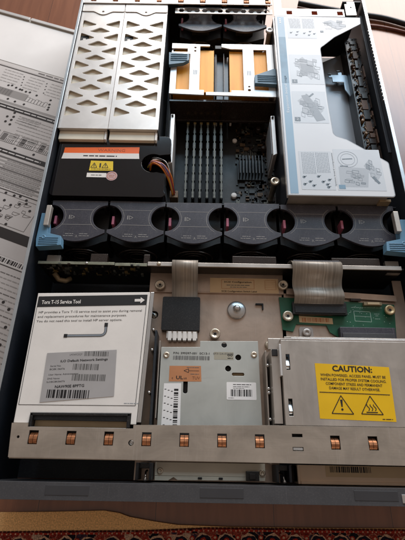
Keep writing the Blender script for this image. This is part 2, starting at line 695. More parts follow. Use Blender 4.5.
def captive_screw(mb, x, y, z, r=5.5, m=nickel):
    mb.lathe(x, y, [(r * .75, z - 9), (r * .75, z - 3.5), (r, z - 3.2), (r, z - 0.7), (r - .7, z), (r * .62, z), (r * .5, z - 1.2), (r * .2, z - 1.2)], m, 24)
    for k in range(3):
        a = k * math.pi / 3 + .4
        d = (math.cos(a) * r * .36, math.sin(a) * r * .36)
        mb.line((x - d[0], y - d[1]), (x + d[0], y + d[1]), r * .16, z - 1.1, ink)


# ================================================================== SETTING
m = MB()
m.rect(-3000, 3000, -3000, 3000, 0, wood_floor())
tag(m.build('floor'), kind='structure')

# rug in front of the server
rug = thing('rug', 'patterned dark red rug with a plain tan edge lying in front of the server', 'rug', 0, -200, 0)
edge = [(-700, -32), (-300, -31.5), (-238, -31.5), (-180, -30), (-126, -28), (-110, -30), (-98, -33.5), (-72, -37.2), (-47, -40), (9, -41), (100, -40.6), (196, -39.8), (700, -40)]
low = [(-700, -50), (-238, -49), (-160, -47), (-87, -45.6), (-47, -43.6), (-17, -42), (9, -41.6), (100, -41.2), (196, -40.4), (700, -40.6)]
m = MB()
m.prism(edge + low[::-1], 0.3, 4.4, rugtan)
m.build('border', rug)
m = MB()
for i in range(150):
    x = -330 + i * 4.2
    for (xa, ya), (xb, yb) in zip(low, low[1:]):
        if xa <= x <= xb:
            y = ya + (yb - ya) * (x - xa) / (xb - xa)
    m.box(x, x + 2.7, y - 1.2 + random.uniform(-.3, .3), y + 0.3, 4.0, 5.2 + random.uniform(-.2, .2), rugdark)
m.build('edge_binding', rug)
m = MB()
m.prism([(x, y - .2) for x, y in low] + [(700, -600), (-700, -600)], 0.3, 5.0, rug_mat())
pile = dict(metal=0, rough=.95, scale=600, bump=1.0, bscale=1500, spec=.1)
rnavy = mat('rug_navy', '#1d1a26', var=.45, **pile)
rcream = mat('rug_cream', '#b08f78', var=.4, **pile)
rred = mat('rug_red', '#8a2a20', var=.4, **pile)
r = random.Random(77)


def low_y(x):
    for (xa, ya), (xb, yb) in zip(low, low[1:]):
        if xa <= x <= xb:
            return ya + (yb - ya) * (x - xa) / (xb - xa)


def blob(x, y, rx, ry, n=14):
    return [(x + rx * math.cos(2 * math.pi * i / n) * r.uniform(.86, 1.12), y + ry * math.sin(2 * math.pi * i / n) * r.uniform(.86, 1.12)) for i in range(n)]


for k in range(-14, 15):
    x = k * 24 + 5
    y = low_y(x)
    m.rect(x - 12, x + 12, y - 3.4, y - 1.6, 5.06, rred)
    for q in range(5):
        m.flat(blob(x - 10 + q * 5, y - 2.6, .9, .8, 7), 5.1, rcream)
    m.flat(blob(x, y - 13, 9.6, 8.2, 18), 5.12, rcream)
    m.flat(blob(x, y - 13.4, 8.4, 7.0, 18), 5.16, rnavy)
    m.flat(blob(x, y - 11.5, 3.2, 2.8, 10), 5.2, rred)
    m.flat(blob(x, y - 11.5, 1.3, 1.2, 8), 5.24, rcream)
    for sg in (-1, 1):
        m.flat(blob(x + sg * 5.2, y - 13, 1.7, 2.4, 9), 5.2, r.choice((rred, rcream)))
    m.flat(blob(x + 12, y - 8.5, 2.8, 2.6, 10), 5.14, rred)
    m.flat(blob(x + 12, y - 8.5, 1.5, 1.2, 8), 5.18, rcream)
    m.flat(blob(x + 12, y - 14, 2.2, 3.2, 10), 5.14, rnavy)
m.build('field', rug)

# ================================================================== SERVER LID on the floor at the left
LM = Matrix.Translation(Vector((-278.8, 734.5, 0))) @ Matrix.Rotation(math.radians(-20.3), 4, 'Z')


def L(u, v):
    return (u, -v)


lid = thing('access_cover', 'removed flat top panel with printed wiring diagrams lying under the left side of the server', 'panel', -330, 500, 0)
lidm = mat('lid_metal', '#b7b1a8', 0.6, 0.4, 0.1, 30)
m = MB(LM)
m.prism(rrect(-175, 275, -640, 0, 4), 0.3, 10.0, lidm)
m.build('lid_panel', lid, 0.8)
m = MB(LM)
for u0, u1 in ((-175, -78), (-75, 30), (33, 150)):
    m.box(u0, u1, -5, 1.5, 3, 13, white_metal)
m.build('rolled_edge', lid, 0.5)
m = MB(LM)
m.rect(-168, 270, -112, -9, 10.25, paper)
m.build('blank_label', lid)
z0, z1 = 10.25, 10.45
lp = mat('diagram_paper', '#c6c0bd', 0.0, 0.5, 0.06, 14)
lp2 = mat('diagram_paper_light', '#d4cfcc', 0.0, 0.5, 0.06, 14)
lg = mat('diagram_grey', '#9c9794', 0.0, 0.55, 0.06, 14)
lk = mat('diagram_black', '#2b2524', 0.0, 0.45, 0.06, 14)
ld = mat('diagram_mid', '#6d6866', 0.0, 0.55, 0.06, 30)
m = MB(LM)
m.rect(-168, 270, -630, -113.5, z0, lp)
m.rect(-168, 270, -121, -113.6, z0 + .1, lp2)
m.micro(8, 60, -117.5, z1, ld, 2.6, 3)
m.rect(-168, 270, -124.2, -122.6, z1, lk)
m.rect(-168, 270, -199, -125, z0 + .1, lp2)
for (a, b) in ((200, 208.5), (280, 288.5), (402, 417.5)):
    m.rect(-168, 270, -b, -a, z1, lk)
    m.micro(-60, 110 if a < 400 else 40, -(a + b) / 2, z1 + .1, lp2, 2.0, a)
m.rect(-168, 270, -346.4, -345, z1, lk)
m.rect(-168, 270, -440, -418, z0 + .1, lp)
m.rect(-168, 270, -451, -440.5, z1 - .05, lp2)
m.barcode(-100, 262, -449, -442.5, z1, lk, 5, 1.0)
m.rect(-168, 270, -453, -451.8, z1, lk)
dots = [(-24, 161), (-18, 159), (-9, 161), (-1, 162), (3, 162), (11, 163), (18, 162), (32, 164), (-8, 188), (6, 189), (23, 189), (59, 165), (62, 174), (64, 180), (65, 185)]
small = [(34, 134), (36, 140), (38, 147), (40, 155), (-10, 134), (-8, 140), (-6, 147), (-4, 153)]
mid = [(18, 208), (11, 219), (21, 216), (21, 223), (14, 229), (24, 232)]
for u, v in dots:
    m.disc(u, -v, 2.1, z1 + .05, lk)
for u, v in small:
    m.disc(u, -v, 1.2, z1 + .05, lk)
for u, v in mid:
    m.disc(u + 1, -v - 2.5, 2.2, z1 + .05, lk)
for u, v in [(59, 274), (92, 274), (91, 350), (105, 350), (114, 348), (126, 351), (129, 356), (109, 366), (120, 396), (193, 504), (202, 526), (181, 498), (150, 500), (120, 360), (96, 362), (100, 380), (140, 365), (208, 548), (190, 560)]:
    m.disc(u, -v, 2.1, z1 + .05, lk)
for k in range(5):
    y = -130 - k * 6.3
    m.micro(-50 + k, -14, y, z1, lg, 1.4, 40 + k)
    m.micro(0, 28, y - 1, z1, lg, 1.4, 60 + k)
    m.micro(42, 80, y - 2, z1, lg, 1.4, 80 + k)
# server drawing of block one: grey chassis with hatch
m.rect(-60, 20, -183, -168, z1, lg)
for k in range(26):
    m.rect(-58 + k * 1.9, -57.1 + k * 1.9, -182, -169, z1 + .05, ld if k % 3 else lk)
for k in range(7):
    m.path([(20 + k * 5.5, -182), (25 + k * 5.5, -182), (25 + k * 5.5, -172 - (k % 3)), (20 + k * 5.5, -172 - (k % 3))], .6, z1, ld, True)
m.rect(-168, 120, -197.5, -193, z1, lg)
for k in range(9):
    m.micro(35 + k * 1.5, 100, -216 - k * 6.4, z1, lg, 1.1, 100 + k)
for k in range(4):
    m.micro(30, 70, -214 - k * 4.5, z1, lg, 1.3, 130 + k)
# three small chassis drawings
for q in range(4):
    u0 = -10 + q * 34
    m.path([(u0, -250), (u0 + 28, -250), (u0 + 28, -268), (u0, -268)], .8, z1, ld, True)
    m.rect(u0 + 2, u0 + 10, -266, -252, z1, ld)
    m.rect(u0 + 12, u0 + 26, -258, -252, z1, lg)
    for k in range(5):
        m.line((u0 + 12 + k * 3, -260), (u0 + 12 + k * 3, -267), .8, z1, lk)
for k in range(8):
    v = 293 + k * 6.3
    m.rect(40, 150, -v - 3.0, -v, z1 - .05, lg if k % 3 else ld)
    m.micro(60, 130, -v - 4.6, z1, ld, .9, 300 + k)
# system-board drawing with call-outs
m.path([(82, -352), (150, -352), (150, -398), (82, -398)], .7, z1, ld, True)
for k in range(14):
    a, b = random.uniform(84, 138), random.uniform(355, 392)
    m.path([(a, -b), (a + random.uniform(4, 12), -b), (a + 6, -b - random.uniform(3, 6)), (a, -b - 4)], .6, z1, ld, True)
for k in range(22):
    m.micro(128 + k * 2.2, 235, -462 - k * 6.6, z1, lg if k % 4 else ld, 1.3, 500 + k)
m.build('diagram_label', lid)

# ================================================================== SERVER CHASSIS
ch = thing('server_chassis', 'open steel rack server case with dark walls and a grey front bezel', 'server case', 0, 340, 12)
m = MB()
m.box(-222, 222, 2, 668, 12, 14, chass)
m.box(-222, 76, 668.2, 720, 12, 14, chass)
m.build('floor_pan', ch, 0.3)
for sx_, nm in ((-1, 'l'), (1, 'r')):
    m = MB()
    xa, xb = (-223, -221.4) if sx_ < 0 else (221.4, 223)
    m.box(xa, xb, -4, 735, 12, 98.6, navy)
    if sx_ < 0:
        m.box(-224.2, -220.6, -4, 735, 98.7, 100.2, rimm)
    else:
        m.box(220.0, 224.4, -4, 735, 98.7, 100.2, rimm)
    w = m.build('side_wall', ch, 0.3)
    if sx_ > 0:
        m = MB()
        for k in range(21):
            y = 478 + k * 7.1
            m.lathe(220.4, y, [(1.35, 97.4), (1.35, 99.3), (.8, 99.6)], silver, 10)
            m.lathe(220.4, y, [(0.1, 97), (0.1, 97.2)], silver, 6)
        m.build('stud_row', w)  # small pale studs drawn for a row of pale dots
        m = MB()
        m.box(217, 221.2, 395, 672, 86, 88, navy)
        m.build('inner_flange', w, 0.3)
m = MB()
for x in (-150, 150):
    for y in (40, 600):
        if x > 0 or y < 100:
            m = MB()
            m.lathe(x, y, [(9, 0.1), (9, 11.9), (7, 11.95)], rubber, 20)
            m.build('rubber_foot', ch)
# front bezel
m = MB()
m.prism(rrect(-232, 232, -12.5, 1.8, 2.2), 14, 99.6, bezel)
bz = m.build('front_bezel', ch, 0.9)
for x in (-142, -4.5, 133):
    m = MB()
    m.box(x - 19.5, x + 19.5, -8.6, -0.6, 99.4, 99.9, bezel2)
    m.build('badge_plate', bz, 0.2)
m = MB()
m.box(155.5, 163, -10, -3, 99.4, 100.4, silver)
m.build('latch_button', bz, 0.3)
# front crossbar with slots
slots = [-181 + 35.4 * k for k in range(12)]
hol = []
for i, x in enumerate(slots):
    if i == 7:
        hol += [[(x - 5, 43), (x + 5, 43), (x + 5, 46), (x - 5, 46)], [(x - 5, 31), (x + 5, 31), (x + 5, 34.5), (x - 5, 34.5)]]
    else:
        hol.append([(x - 4.5, 32.8), (x + 4.5, 32.8), (x + 4.5, 45), (x - 4.5, 45)])
hol += [circ(-89, 35.5, 2.6), circ(-195, 39, 1.3)]
m = MB()
m.prism([(-200.8, 21.5), (218, 20), (218, 53.2), (45, 53.2), (-88, 51.2), (-88, 48), (-188, 48), (-188, 51.2), (-203.4, 51.2)], 96.6, 98.2, barm, hol)
m.box(-200.6, 217.9, 20.6, 22.0, 84, 96.55, barm)
bar = m.build('front_crossbar', ch, 0.25)
m = MB()
m.box(-200, 216, 27.5, 46.2, 90.5, 91.5, ink)  # black strip added below the bar, painted shade inside the slots
m.build('slot_shade_strip', bar, 0.2)


def spring(x, y, z, parent):
    m = MB()
    for dx in (-1.95, 1.95):
        pts = [(6, -3.5), (4.6, -1.2), (2.6, 0.3), (0.3, .9), (-1.8, .5), (-3.6, -1), (-5.2, -3.6)]
        m.sheet([(y + a, z + b) for a, b in pts], x + dx - 1.75, x + dx + 1.75, .3, copper)
    return m.build('contact_spring', parent)


for i, x in enumerate(slots):
    if i != 7:
        spring(x, 37.2, 97.4, bar)
m = MB()
m.sheet([(36, 94), (34, 97.6), (32, 97.9), (30, 95)], slots[7] - 4.4, slots[7] + 4.4, .3, silver)
m.build('bare_tab', bar)
m = MB()
m.lathe(-89, 35.5, [(2.3, 90), (2.3, 95.5), (1.2, 96), (1.0, 95), (0.3, 95)], silver, 16)
m.build('screw', bar)
m = MB()
m.box(-203, -191, 48.5, 51.2, 92.2, 96.4, barm)
m.box(-204, 216, 22.2, 23.2, 40, 60, navy)
m.build('bar_flange', ch, 0.2)
# rear crossbar over the power supplies and fans
m = MB()
rs = [-205.6 + 34.6 * k for k in range(9)]
m.prism([(-221, 676.5), (77.5, 679), (77.5, 716), (-221, 716)], 96.8, 98.2, white_metal,
        [[(x - 4.6, 680.5), (x + 4.6, 680.5), (x + 4.6, 693), (x - 4.6, 693)] for x in rs])
rb = m.build('rear_crossbar', ch, 0.25)
for x in rs:
    spring(x, 686.5, 97.4, rb)
m = MB()
vh = []
for k in range(12):
    vh.append(circ(-66 + k * 12.3, 672.6, 4.6, 6))
m.prism([(-76, 665.5), (78, 666.5), (78, 678), (-76, 678)], 90, 91.2, galv, vh)
m.build('rear_vent_strip', ch, 0.15)
m = MB()
m.box(-221, 76, 716.5, 718, 14, 96, chass)
m.build('rear_panel', ch, 0.3)

# copper-coloured drive deck
m = MB()
m.prism([(-90, 204), (-90, 3), (56, 3), (56, 150), (68, 150), (70, 204)], 54, 55.2, copperplate,
        [rrect(-85.5, -76, 171.5, 180.5, 4.2)])
m.prism([(-88, 205), (72, 205), (72, 232), (-88, 232)], 56.6, 57.8, copperplate)
m.box(-88, 72, 203.6, 205, 54, 57.7, copperplate)
m.prism([(72.2, 205), (72.2, 145), (216, 145), (216, 225), (205, 225), (205, 199), (72.3, 206)], 54, 55.0, copperplate)
m.prism([(75, 203.5), (205, 196.5), (205, 204), (75, 211)], 57.8, 58.8, copperplate)
dk = m.build('drive_deck', ch, 0.2)
m = MB()
m.rect(-15.9, 66.2, 204.2, 223.2, 58.05, cream)
zt = 58.2
m.path([(-2, 209.5), (37, 209.5), (37, 221), (-2, 221)], .45, zt, olab, True)
m.text('SCSI Configuration', 17.5, 217.2, zt, ink, h=2.1, w=33, align='C', bold=.015)
m.micro(4, 32, 214, zt, inkg, .8, 3)
m.micro(8, 28, 211.5, zt, inkg, .7, 4)
m.text('SCSI Configuration Switch Label', -2, 205.2, zt, ink, h=1.9, w=42, bold=.015)
m.path([(50, 209), (63, 209), (63, 221), (50, 221)], .35, zt, olab, True)
for k in range(4):
    m.line((50, 211.5 + k * 2.4), (63, 211.5 + k * 2.4), .25, zt, olab)
m.build('printed_label', dk)
for x, y, z in ((-75.3, 211, 64), (71, 213.8, 64), (-9.8, 152.2, 64)):
    m = MB()
    captive_screw(m, x, y, z, 6.2)
    m.build('captive_screw', dk)
m = MB()
m.lathe(15.5, 183, [(11.2, 55.3), (11, 57.4), (9.6, 58.6), (6, 59.6), (3.6, 60), (3.4, 64.5), (2.6, 66), (1, 66.4)], silver, 36)
m.build('dome_stud', dk)
m = MB()
m.lathe(-81, 176, [(3.8, 50), (3.8, 53), (2, 53.4)], nickel, 16)
m.build('screw', dk)
m = MB()
m.tube([(-83, 178, 54), (-81, 177, 56), (-79, 174, 56), (-78, 173, 54)], .9, silver)
m.build('clip', dk)
m = MB()
m.lathe(51, 142.5, [(4.4, 55.3), (4.4, 58), (2, 58.5)], nickel, 16)
m.build('screw', dk)
m = MB()
m.box(38, 47, 190, 191.6, 55.3, 58, ink)
m.box(45.6, 47, 184, 190, 55.3, 58, ink)
m.build('hook', dk, 0.1)

# side rails between the drive bays
m = MB()
m.box(47.4, 55.6, 55, 128, 58, 92, galv)
m.box(45, 60, 128.5, 140.5, 86, 90, galv)
m.box(48, 54, 121, 128.2, 90.2, 93, ink)
m.build('drive_rail', ch, 0.4)
m = MB()
m.box(43.2, 44.6, 20, 130, 56, 78, galv)
m.box(45.2, 46.0, 24, 124, 56, 70, chass)
for y in (114, 86, 60, 90):
    m.lathe(45.2, y, [(1.6, 70), (1.6, 80), (.8, 80.5)], silver, 10)
m.build('guide_strip', ch, 0.2)
m = MB()
m.box(-75.4, -73.2, 20, 150, 56, 80, chass)
for y in (150, 128, 84):
    m.lathe(-77.5, y, [(1.5, 60), (1.5, 82), (.8, 82.6)], silver, 10)
m.box(-70.6, -69.6, 60, 140, 56, 74, galv)
m.build('guide_strip', ch, 0.2)

# ================================================================== SYSTEM BOARD
sb = thing('system_board', 'dark circuit board with sockets and a small finned chip in the server middle', 'circuit board', 60, 430, 14)
m = MB()
m.box(-84, 214, 330, 664, 14.2, 16, pcb)
m.build('board', sb)
m = MB()
for k in range(8):
    m.box(26 + k * 4.6, 27.4 + k * 4.6, 400, 432, 20, 34, chip)
m.box(24, 62, 398, 434, 16.1, 20, chip)
for k in range(7):
    m.rect(34 + k * 3.4, 35.2 + k * 3.4, 436, 458, 16.6, dimmc)
m.build('chip_heat_sink', sb, 0.2)
brn1 = mat('part_umber', '#5a4630', 0.2, 0.5, 0.3, 200)
m = MB()
r = random.Random(4)
for k in range(340):
    x, y = r.uniform(20, 76), r.uniform(340, 500)
    if 22 < x < 64 and 394 < y < 436:
        continue
    w, d, h = r.choice(((3, 1.6, 1.2), (2, 4, 2), (5, 5, 2), (1.5, 3, 1), (8, 6, 2)))
    m.box(x, x + w, y, y + d, 16.1, 16.2 + h, r.choice((chip, chip, chip, brown, brown, brn1, dimmc)))
for x, y in ((30, 505), (44, 505), (58, 492), (68, 480), (64, 455)):
    m.lathe(x, y, [(4, 16.1), (4, 26), (3.4, 26.6), (.5, 26.6)], brown, 16)
m.build('surface_components', sb, 0.0)
m = MB()
for x, y, z, q in ((18.2, 371.2, 20, 4.2), (21, 474, 19, 3.6), (-9, 498, 30, 2.2), (14, 499, 30, 1.6)):
    m = MB()
    m.lathe(x, y, [(q, z - 6), (q, z - .5), (q - .8, z), (.3, z)], white, 20)
    m.build('standoff', sb)
m = MB()
m.lathe(70.5, 366, [(4, 18), (4, 58), (6.4, 58.2), (6.4, 61), (5.6, 61.8), (2.8, 61.8), (2.4, 60.4), (.6, 60.4)], nickel, 28)
m.build('hold_down_screw', sb)
m = MB()
m.lathe(73.5, 638, [(4, 40), (4, 82), (6.2, 82.2), (6.2, 85), (5.4, 85.8), (2.8, 85.8), (2.4, 84.4), (.6, 84.4)], white_metal, 28)
m.build('hold_down_screw', sb)
# memory modules
mx0 = [-51, -40.6, -31, -21, -11, -1.2]
names = ['leftmost of the six dark memory modules standing between fans and heat sinks',
         'second memory module from the left in the row of six',
         'third memory module from the left in the row of six',
         'fourth memory module from the left in the row of six',
         'fifth memory module from the left in the row of six',
         'rightmost of the six memory modules, next to the bare board area']
pcbedge = mat('module_rim', '#3f4a45', 0.1, 0.5, 0.3, 300)
mm0 = thing('memory_module', names[0], 'memory module', 0, 413, 16, 'memory modules in a row')
m = MB()
m.box(-2.6, 2.6, 344, 484, 16.2, 22, chip)
m.build('socket', mm0, 0.3)
m = MB()
m.box(-.65, .65, 347, 481, 22.1, 44, pcb)
m.box(-1.0, 1.0, 348, 480, 43.4, 44.3, pcbedge)
r = random.Random(31)
m.box(-.75, .75, 348.5, 479.5, 44.4, 44.9, dimmc)
y = 349
while y < 476:
    w_ = r.uniform(2.5, 9)
    m.box(-1.15 + r.uniform(0, .35), 1.15 - r.uniform(0, .35), y, y + w_, 43.7, 44.8, dimmc)
    y += w_ + r.uniform(.8, 4.0)
for k in range(9):
    y = 350 + k * 14.4
    m.box(-2.0, -.7, y, y + 10.5, 27, 42, chip)
    m.box(.7, 2.0, y, y + 10.5, 27, 42, chip)
m.build('module_board', mm0)
m = MB()
m.box(-2.3, 2.3, 484.5, 490, 18, 36, fanin)
m.box(-2, 2, 485, 489, 36, 40, gold)
m.build('ejector', mm0, 0.4)
for k, x in enumerate(mx0):
    o = mm0 if k == 0 else dup(mm0)
    o.location.x = x * .001
    o['label'] = names[k]

# ================================================================== HEAT SINKS
hs = thing('processor_heat_sink', 'amber finned heat sink in a pale bracket with its blue lever at the upper left', 'heat sink', -45, 560, 16, 'heat sinks side by side')
m = MB()
m.prism([(-78.5, 506), (-28, 504), (-28, 513.5), (-69.5, 514.2), (-69.5, 590), (-49.8, 590), (-49.8, 514), (-35, 514), (-35, 607.5), (-20, 607.5), (-20, 611), (-78.5, 613), (-78.5, 602), (-54, 602), (-54, 594), (-69.5, 594), (-78.5, 594)], 76, 78, white_metal,
        [circ(-42.5, 604, 2.0), circ(-42.5, 596.5, 2.0)])
m.box(-78.4, -76.6, 507, 612, 22, 75.9, white_metal)
for k in range(3):
    m.rect(-44.5 + k * 2.2, -43 + k * 2.2, 545, 555, 78.1, pale2)
m.build('bracket', hs, 0.3)
m = MB()
for k in range(27):
    x = -74 + k * 2.28
    m.box(x, x + 1.1, 514, 604, 24, 73.2, amber)
m.box(-74, -14, 514, 604, 18, 24, amber)
m.box(-73.5, -14.5, 515, 603, 24, 72.95, amber)
m.build('fin_block', hs)
m = MB()
m.prism([(-82, 585), (-51, 582), (-51, 569), (-60, 562), (-81, 558)], 78.4, 84, bluedk)
for k in range(4):
    m.box(-79, -54, 567 + k * 4, 568.2 + k * 4, 84, 84.9, bluedk)
m.build('lever', hs, 0.9)
hs = thing('processor_heat_sink', 'amber finned heat sink in a pale bracket with its blue lever at the lower right', 'heat sink', 45, 560, 16, 'heat sinks side by side')
m = MB()
m.prism([(77, 502), (77, 613), (-2, 613), (-2, 606), (12, 602), (30.5, 602), (30.5, 514), (12, 514), (12, 510), (-25, 510), (-25, 504)], 76, 78, white_metal,
        [[(47, 516), (67, 515), (67, 601), (47, 601)], circ(38.5, 515, 2.4), circ(38.5, 522, 1.6)])
m.box(75.2, 77, 503, 612, 22, 75.9, white_metal)
for k in range(3):
    m.rect(36 + k * 2.2, 37.5 + k * 2.2, 545, 555, 78.1, pale2)
m.build('bracket', hs, 0.3)
m = MB()
for k in range(26):
    x = 10.4 + k * 2.28
    m.box(x, x + 1.1, 513, 603, 24, 73.2, amber)
m.box(10.4, 69, 513, 603, 18, 24, amber)
m.box(11, 68.4, 514, 602, 24, 72.95, amber)
m.build('fin_block', hs)
m = MB()
m.prism([(79.5, 552), (74, 552), (46, 538), (46, 522), (80, 520)], 78.4, 84.5, bluedk)
for k in range(4):
    m.box(50, 77, 525 + k * 3.8, 526.2 + k * 3.8, 84.5, 85.4, bluedk)
m.build('lever', hs, 0.9)

sh = thing('air_baffle', 'dark brown see-through plastic baffle between heat sinks and memory', 'baffle', 0, 500, 16)
m = MB()
m.box(-78, 77, 497, 501, 34, 72, brown)
m.box(-78, 77, 494, 497, 34, 38, brown)
m.box(-3, -1.8, 495.5, 497, 38, 72, chip)
m.build('front_sheet', sh, 0.4)
m = MB()
m.box(-13, 9.4, 512, 604, 20, 62, brown)
m.box(-12, 8, 604.5, 612, 20, 76, black)
m.box(-12, -9, 512, 600, 62, 70, black)
m.box(1, 2.4, 515, 600, 62.2, 72, brown)
m.build('centre_channel', sh, 0.5)

for x, ya, yb, lab in ((-71.5, 384, 474, 'upright pale guide rail beside the coloured wires and memory modules'),
                       (71.5, 402, 474, 'upright pale guide rail beside the white riser cover')):
    g = thing('guide_rail', lab, 'guide rail', x, (ya + yb) / 2, 16, 'upright guide rails')
    m = MB()
    m.prism([(x - 3, ya), (x + 2.6, ya + 3), (x + 2.6, yb), (x - 3, yb)], 18, 70, white_metal)
    m.build('rail', g, 0.6)
    m = MB()
    m.box(x - 4.2, x - 3.2, ya + 6, yb - 8, 30, 66, pale2)
    m.lathe(x - .5, yb - 4, [(1.6, 70), (1.6, 72), (.6, 72.4)], chip, 12)
    m.build('rail_lip', g, 0.2)

# ================================================================== FANS
fan_labels = ['black fan module at the left wall by the blue latch', 'black fan module second from the left in the front row',
              'black fan module in front of the leftmost memory modules, third from the left', 'black fan module in front of the small finned chip, fourth from the left',
              'black fan module under the left corner of the white riser cover', 'black fan module at the right wall by the right latch']
PX = [-215 + 71.3 * k for k in range(7)]


def fan_proto(label):
    f = thing('fan_module', label, 'fan', 35.6, 290, 14, 'hot-plug fan modules')
    P, rr_, cy = 71.3, 17.6, 292
    d1 = math.degrees(math.asin(1.2 / rr_))
    # top cover with the two half-round finger notches and the bowed front
    rn = arc(P, cy, rr_, 90 + d1, 270 - d1, 16)
    ln = arc(0, cy, rr_, -90 + d1, 90 - d1, 16)
    n = 18
    front = [(P - 1.2 - (P - 2.4) * i / n, 270.2 - 12 * math.sin(math.pi * i / n)) for i in range(n + 1)]
    out = [(1.2, 316), (P - 1.2, 316)] + rn + front + ln
    m = MB()
    m.prism(out, 76.8, 80, fanp)
    top = m.build('top_cover', f, 0.8)
    m = MB()
    zt = 80.15
    for ox, a0, a1 in ((0, -58, 58), (P, 122, 238)):
        m.path(arc(ox, cy, 20.4, a0, a1, 16), .42, zt, mark)
    xl = math.sqrt(20.4 ** 2 - 10.6 ** 2)
    m.line((xl, cy + 10.6), (P - xl, cy + 10.6), .5, zt, mark)
    m.line((xl, cy - 10.6), (P - xl, cy - 10.6), .5, zt, mark)
    m.rect(24.4, 25.6, cy - 2.8, cy + 2.8, zt, mark)
    m.path([(27, cy - 2.6), (27, cy + 2.6), (31.6, cy)], .7, zt, mark, True)
    m.micro(23, 33, 268.4, zt, mark, .8, 2)
    m.micro(21, 33, 265.6, zt, mark, .8, 3)
    m.micro(40, 50, 268.4, zt, mark, .8, 4)
    m.micro(40, 52, 265.6, zt, mark, .8, 5)
    m.path([(36, 263.5), (37, 266.5), (38, 263.5)], .5, zt, mark)
    m.build('printed_marking', top)
    m = MB()
    m.prism([(2, 315.5), (P - 2, 315.5), (P - 2, 270)] + [(x, y + 2) for x, y in front[2:-2]] + [(2, 270)], 16, 60, fanin)
    m.box(4, 7, 308, 315, 60, 76.6, fanin)
    m.box(P - 7, P - 4, 308, 315, 60, 76.6, fanin)
    m.box(22, 50, 275, 312, 60, 76.6, fanin)
    m.build('housing', f, 0.4)
    m = MB()
    m.box(4.2, 7.4, 285.5, 297.5, 60.2, 74, pink)
    m.build('release_latch', f, 0.6)
    # guard rings on the front face
    m = MB()
    for q in (10, 17, 24):
        pts = [(35.6 + q * math.cos(t * math.pi / 12), 257.5 - .2, 42 + q * .8 * math.sin(t * math.pi / 12)) for t in range(25)]
        m.tube(pts, .9, brown, 6)
    m.build('finger_guard', f)
    return f


fp = fan_proto(fan_labels[0])
for k in range(6):
    o = fp if k == 0 else dup(fp)
    o.location.x = (PX[k] + 35.6) * .001 + (0, .0003, -.0002, .0002, -.0003, .0001)[k]
    o.location.y += (0, .0004, -.0003, .0005, -.0004, .0002)[k]
    o.rotation_euler.z = math.radians((.15, -.3, .2, -.15, .3, -.2)[k])
    o['label'] = fan_labels[k]
for k, lab in ((2, 'rear fan module behind the left heat sink'), (3, 'rear fan module behind the right heat sink')):
    o = dup(fp)
    o.location = ((PX[k] + 36.5) * .001, (290 + 382) * .001, .014)
    o.scale = (1, 1, 1)
    o['label'] = lab

fc = thing('fan_cage', 'fan cage with blue locking latches at both ends of the fan row', 'fan cage', 0, 300, 14)
m = MB()
m.box(-219, 219, 317.5, 319, 16, 74, chass)
m.build('cage_rail', fc, 0.3)
for sgn in (-1, 1):
    m = MB()
    X = lambda a: -sgn * a
    pts = [(-220, 290), (-213.5, 290), (-210, 276), (-209, 263), (-192, 259), (-190.5, 247), (-219, 244.5), (-220.5, 254)]
    pts = [(x if sgn < 0 else -x - 2, y) for x, y in pts]
    m.prism(pts, 80, 91, blue)
    for k in range(4):
        a, b = sorted([(-217 if sgn < 0 else 215), (-194.5 if sgn < 0 else 192.5)])
        m.box(a, b, 247.8 + k * 2.7, 248.6 + k * 2.7, 91, 91.8, blue)
    px_ = -212 if sgn < 0 else 210
    m.lathe(px_, 257, [(2.6, 91), (2.6, 91.8), (1.6, 92.2), (1.2, 91.6), (.3, 91.6)], blue, 16)
    m.build('locking_latch', fc, 1.0)
    m = MB()
    a, b = sorted([(-214 if sgn < 0 else 209), (-208 if sgn < 0 else 203)])
    m.box(a, b, 271, 299, 88, 95, galv)
    m.build('latch_post', fc, 0.6)
    m = MB()
    a, b = sorted([(-212 if sgn < 0 else 210), (-196 if sgn < 0 else 194)])
    m.box(a, b, 228, 244, 64, 70, galv)
    m.build('latch_plate', fc, 0.3)

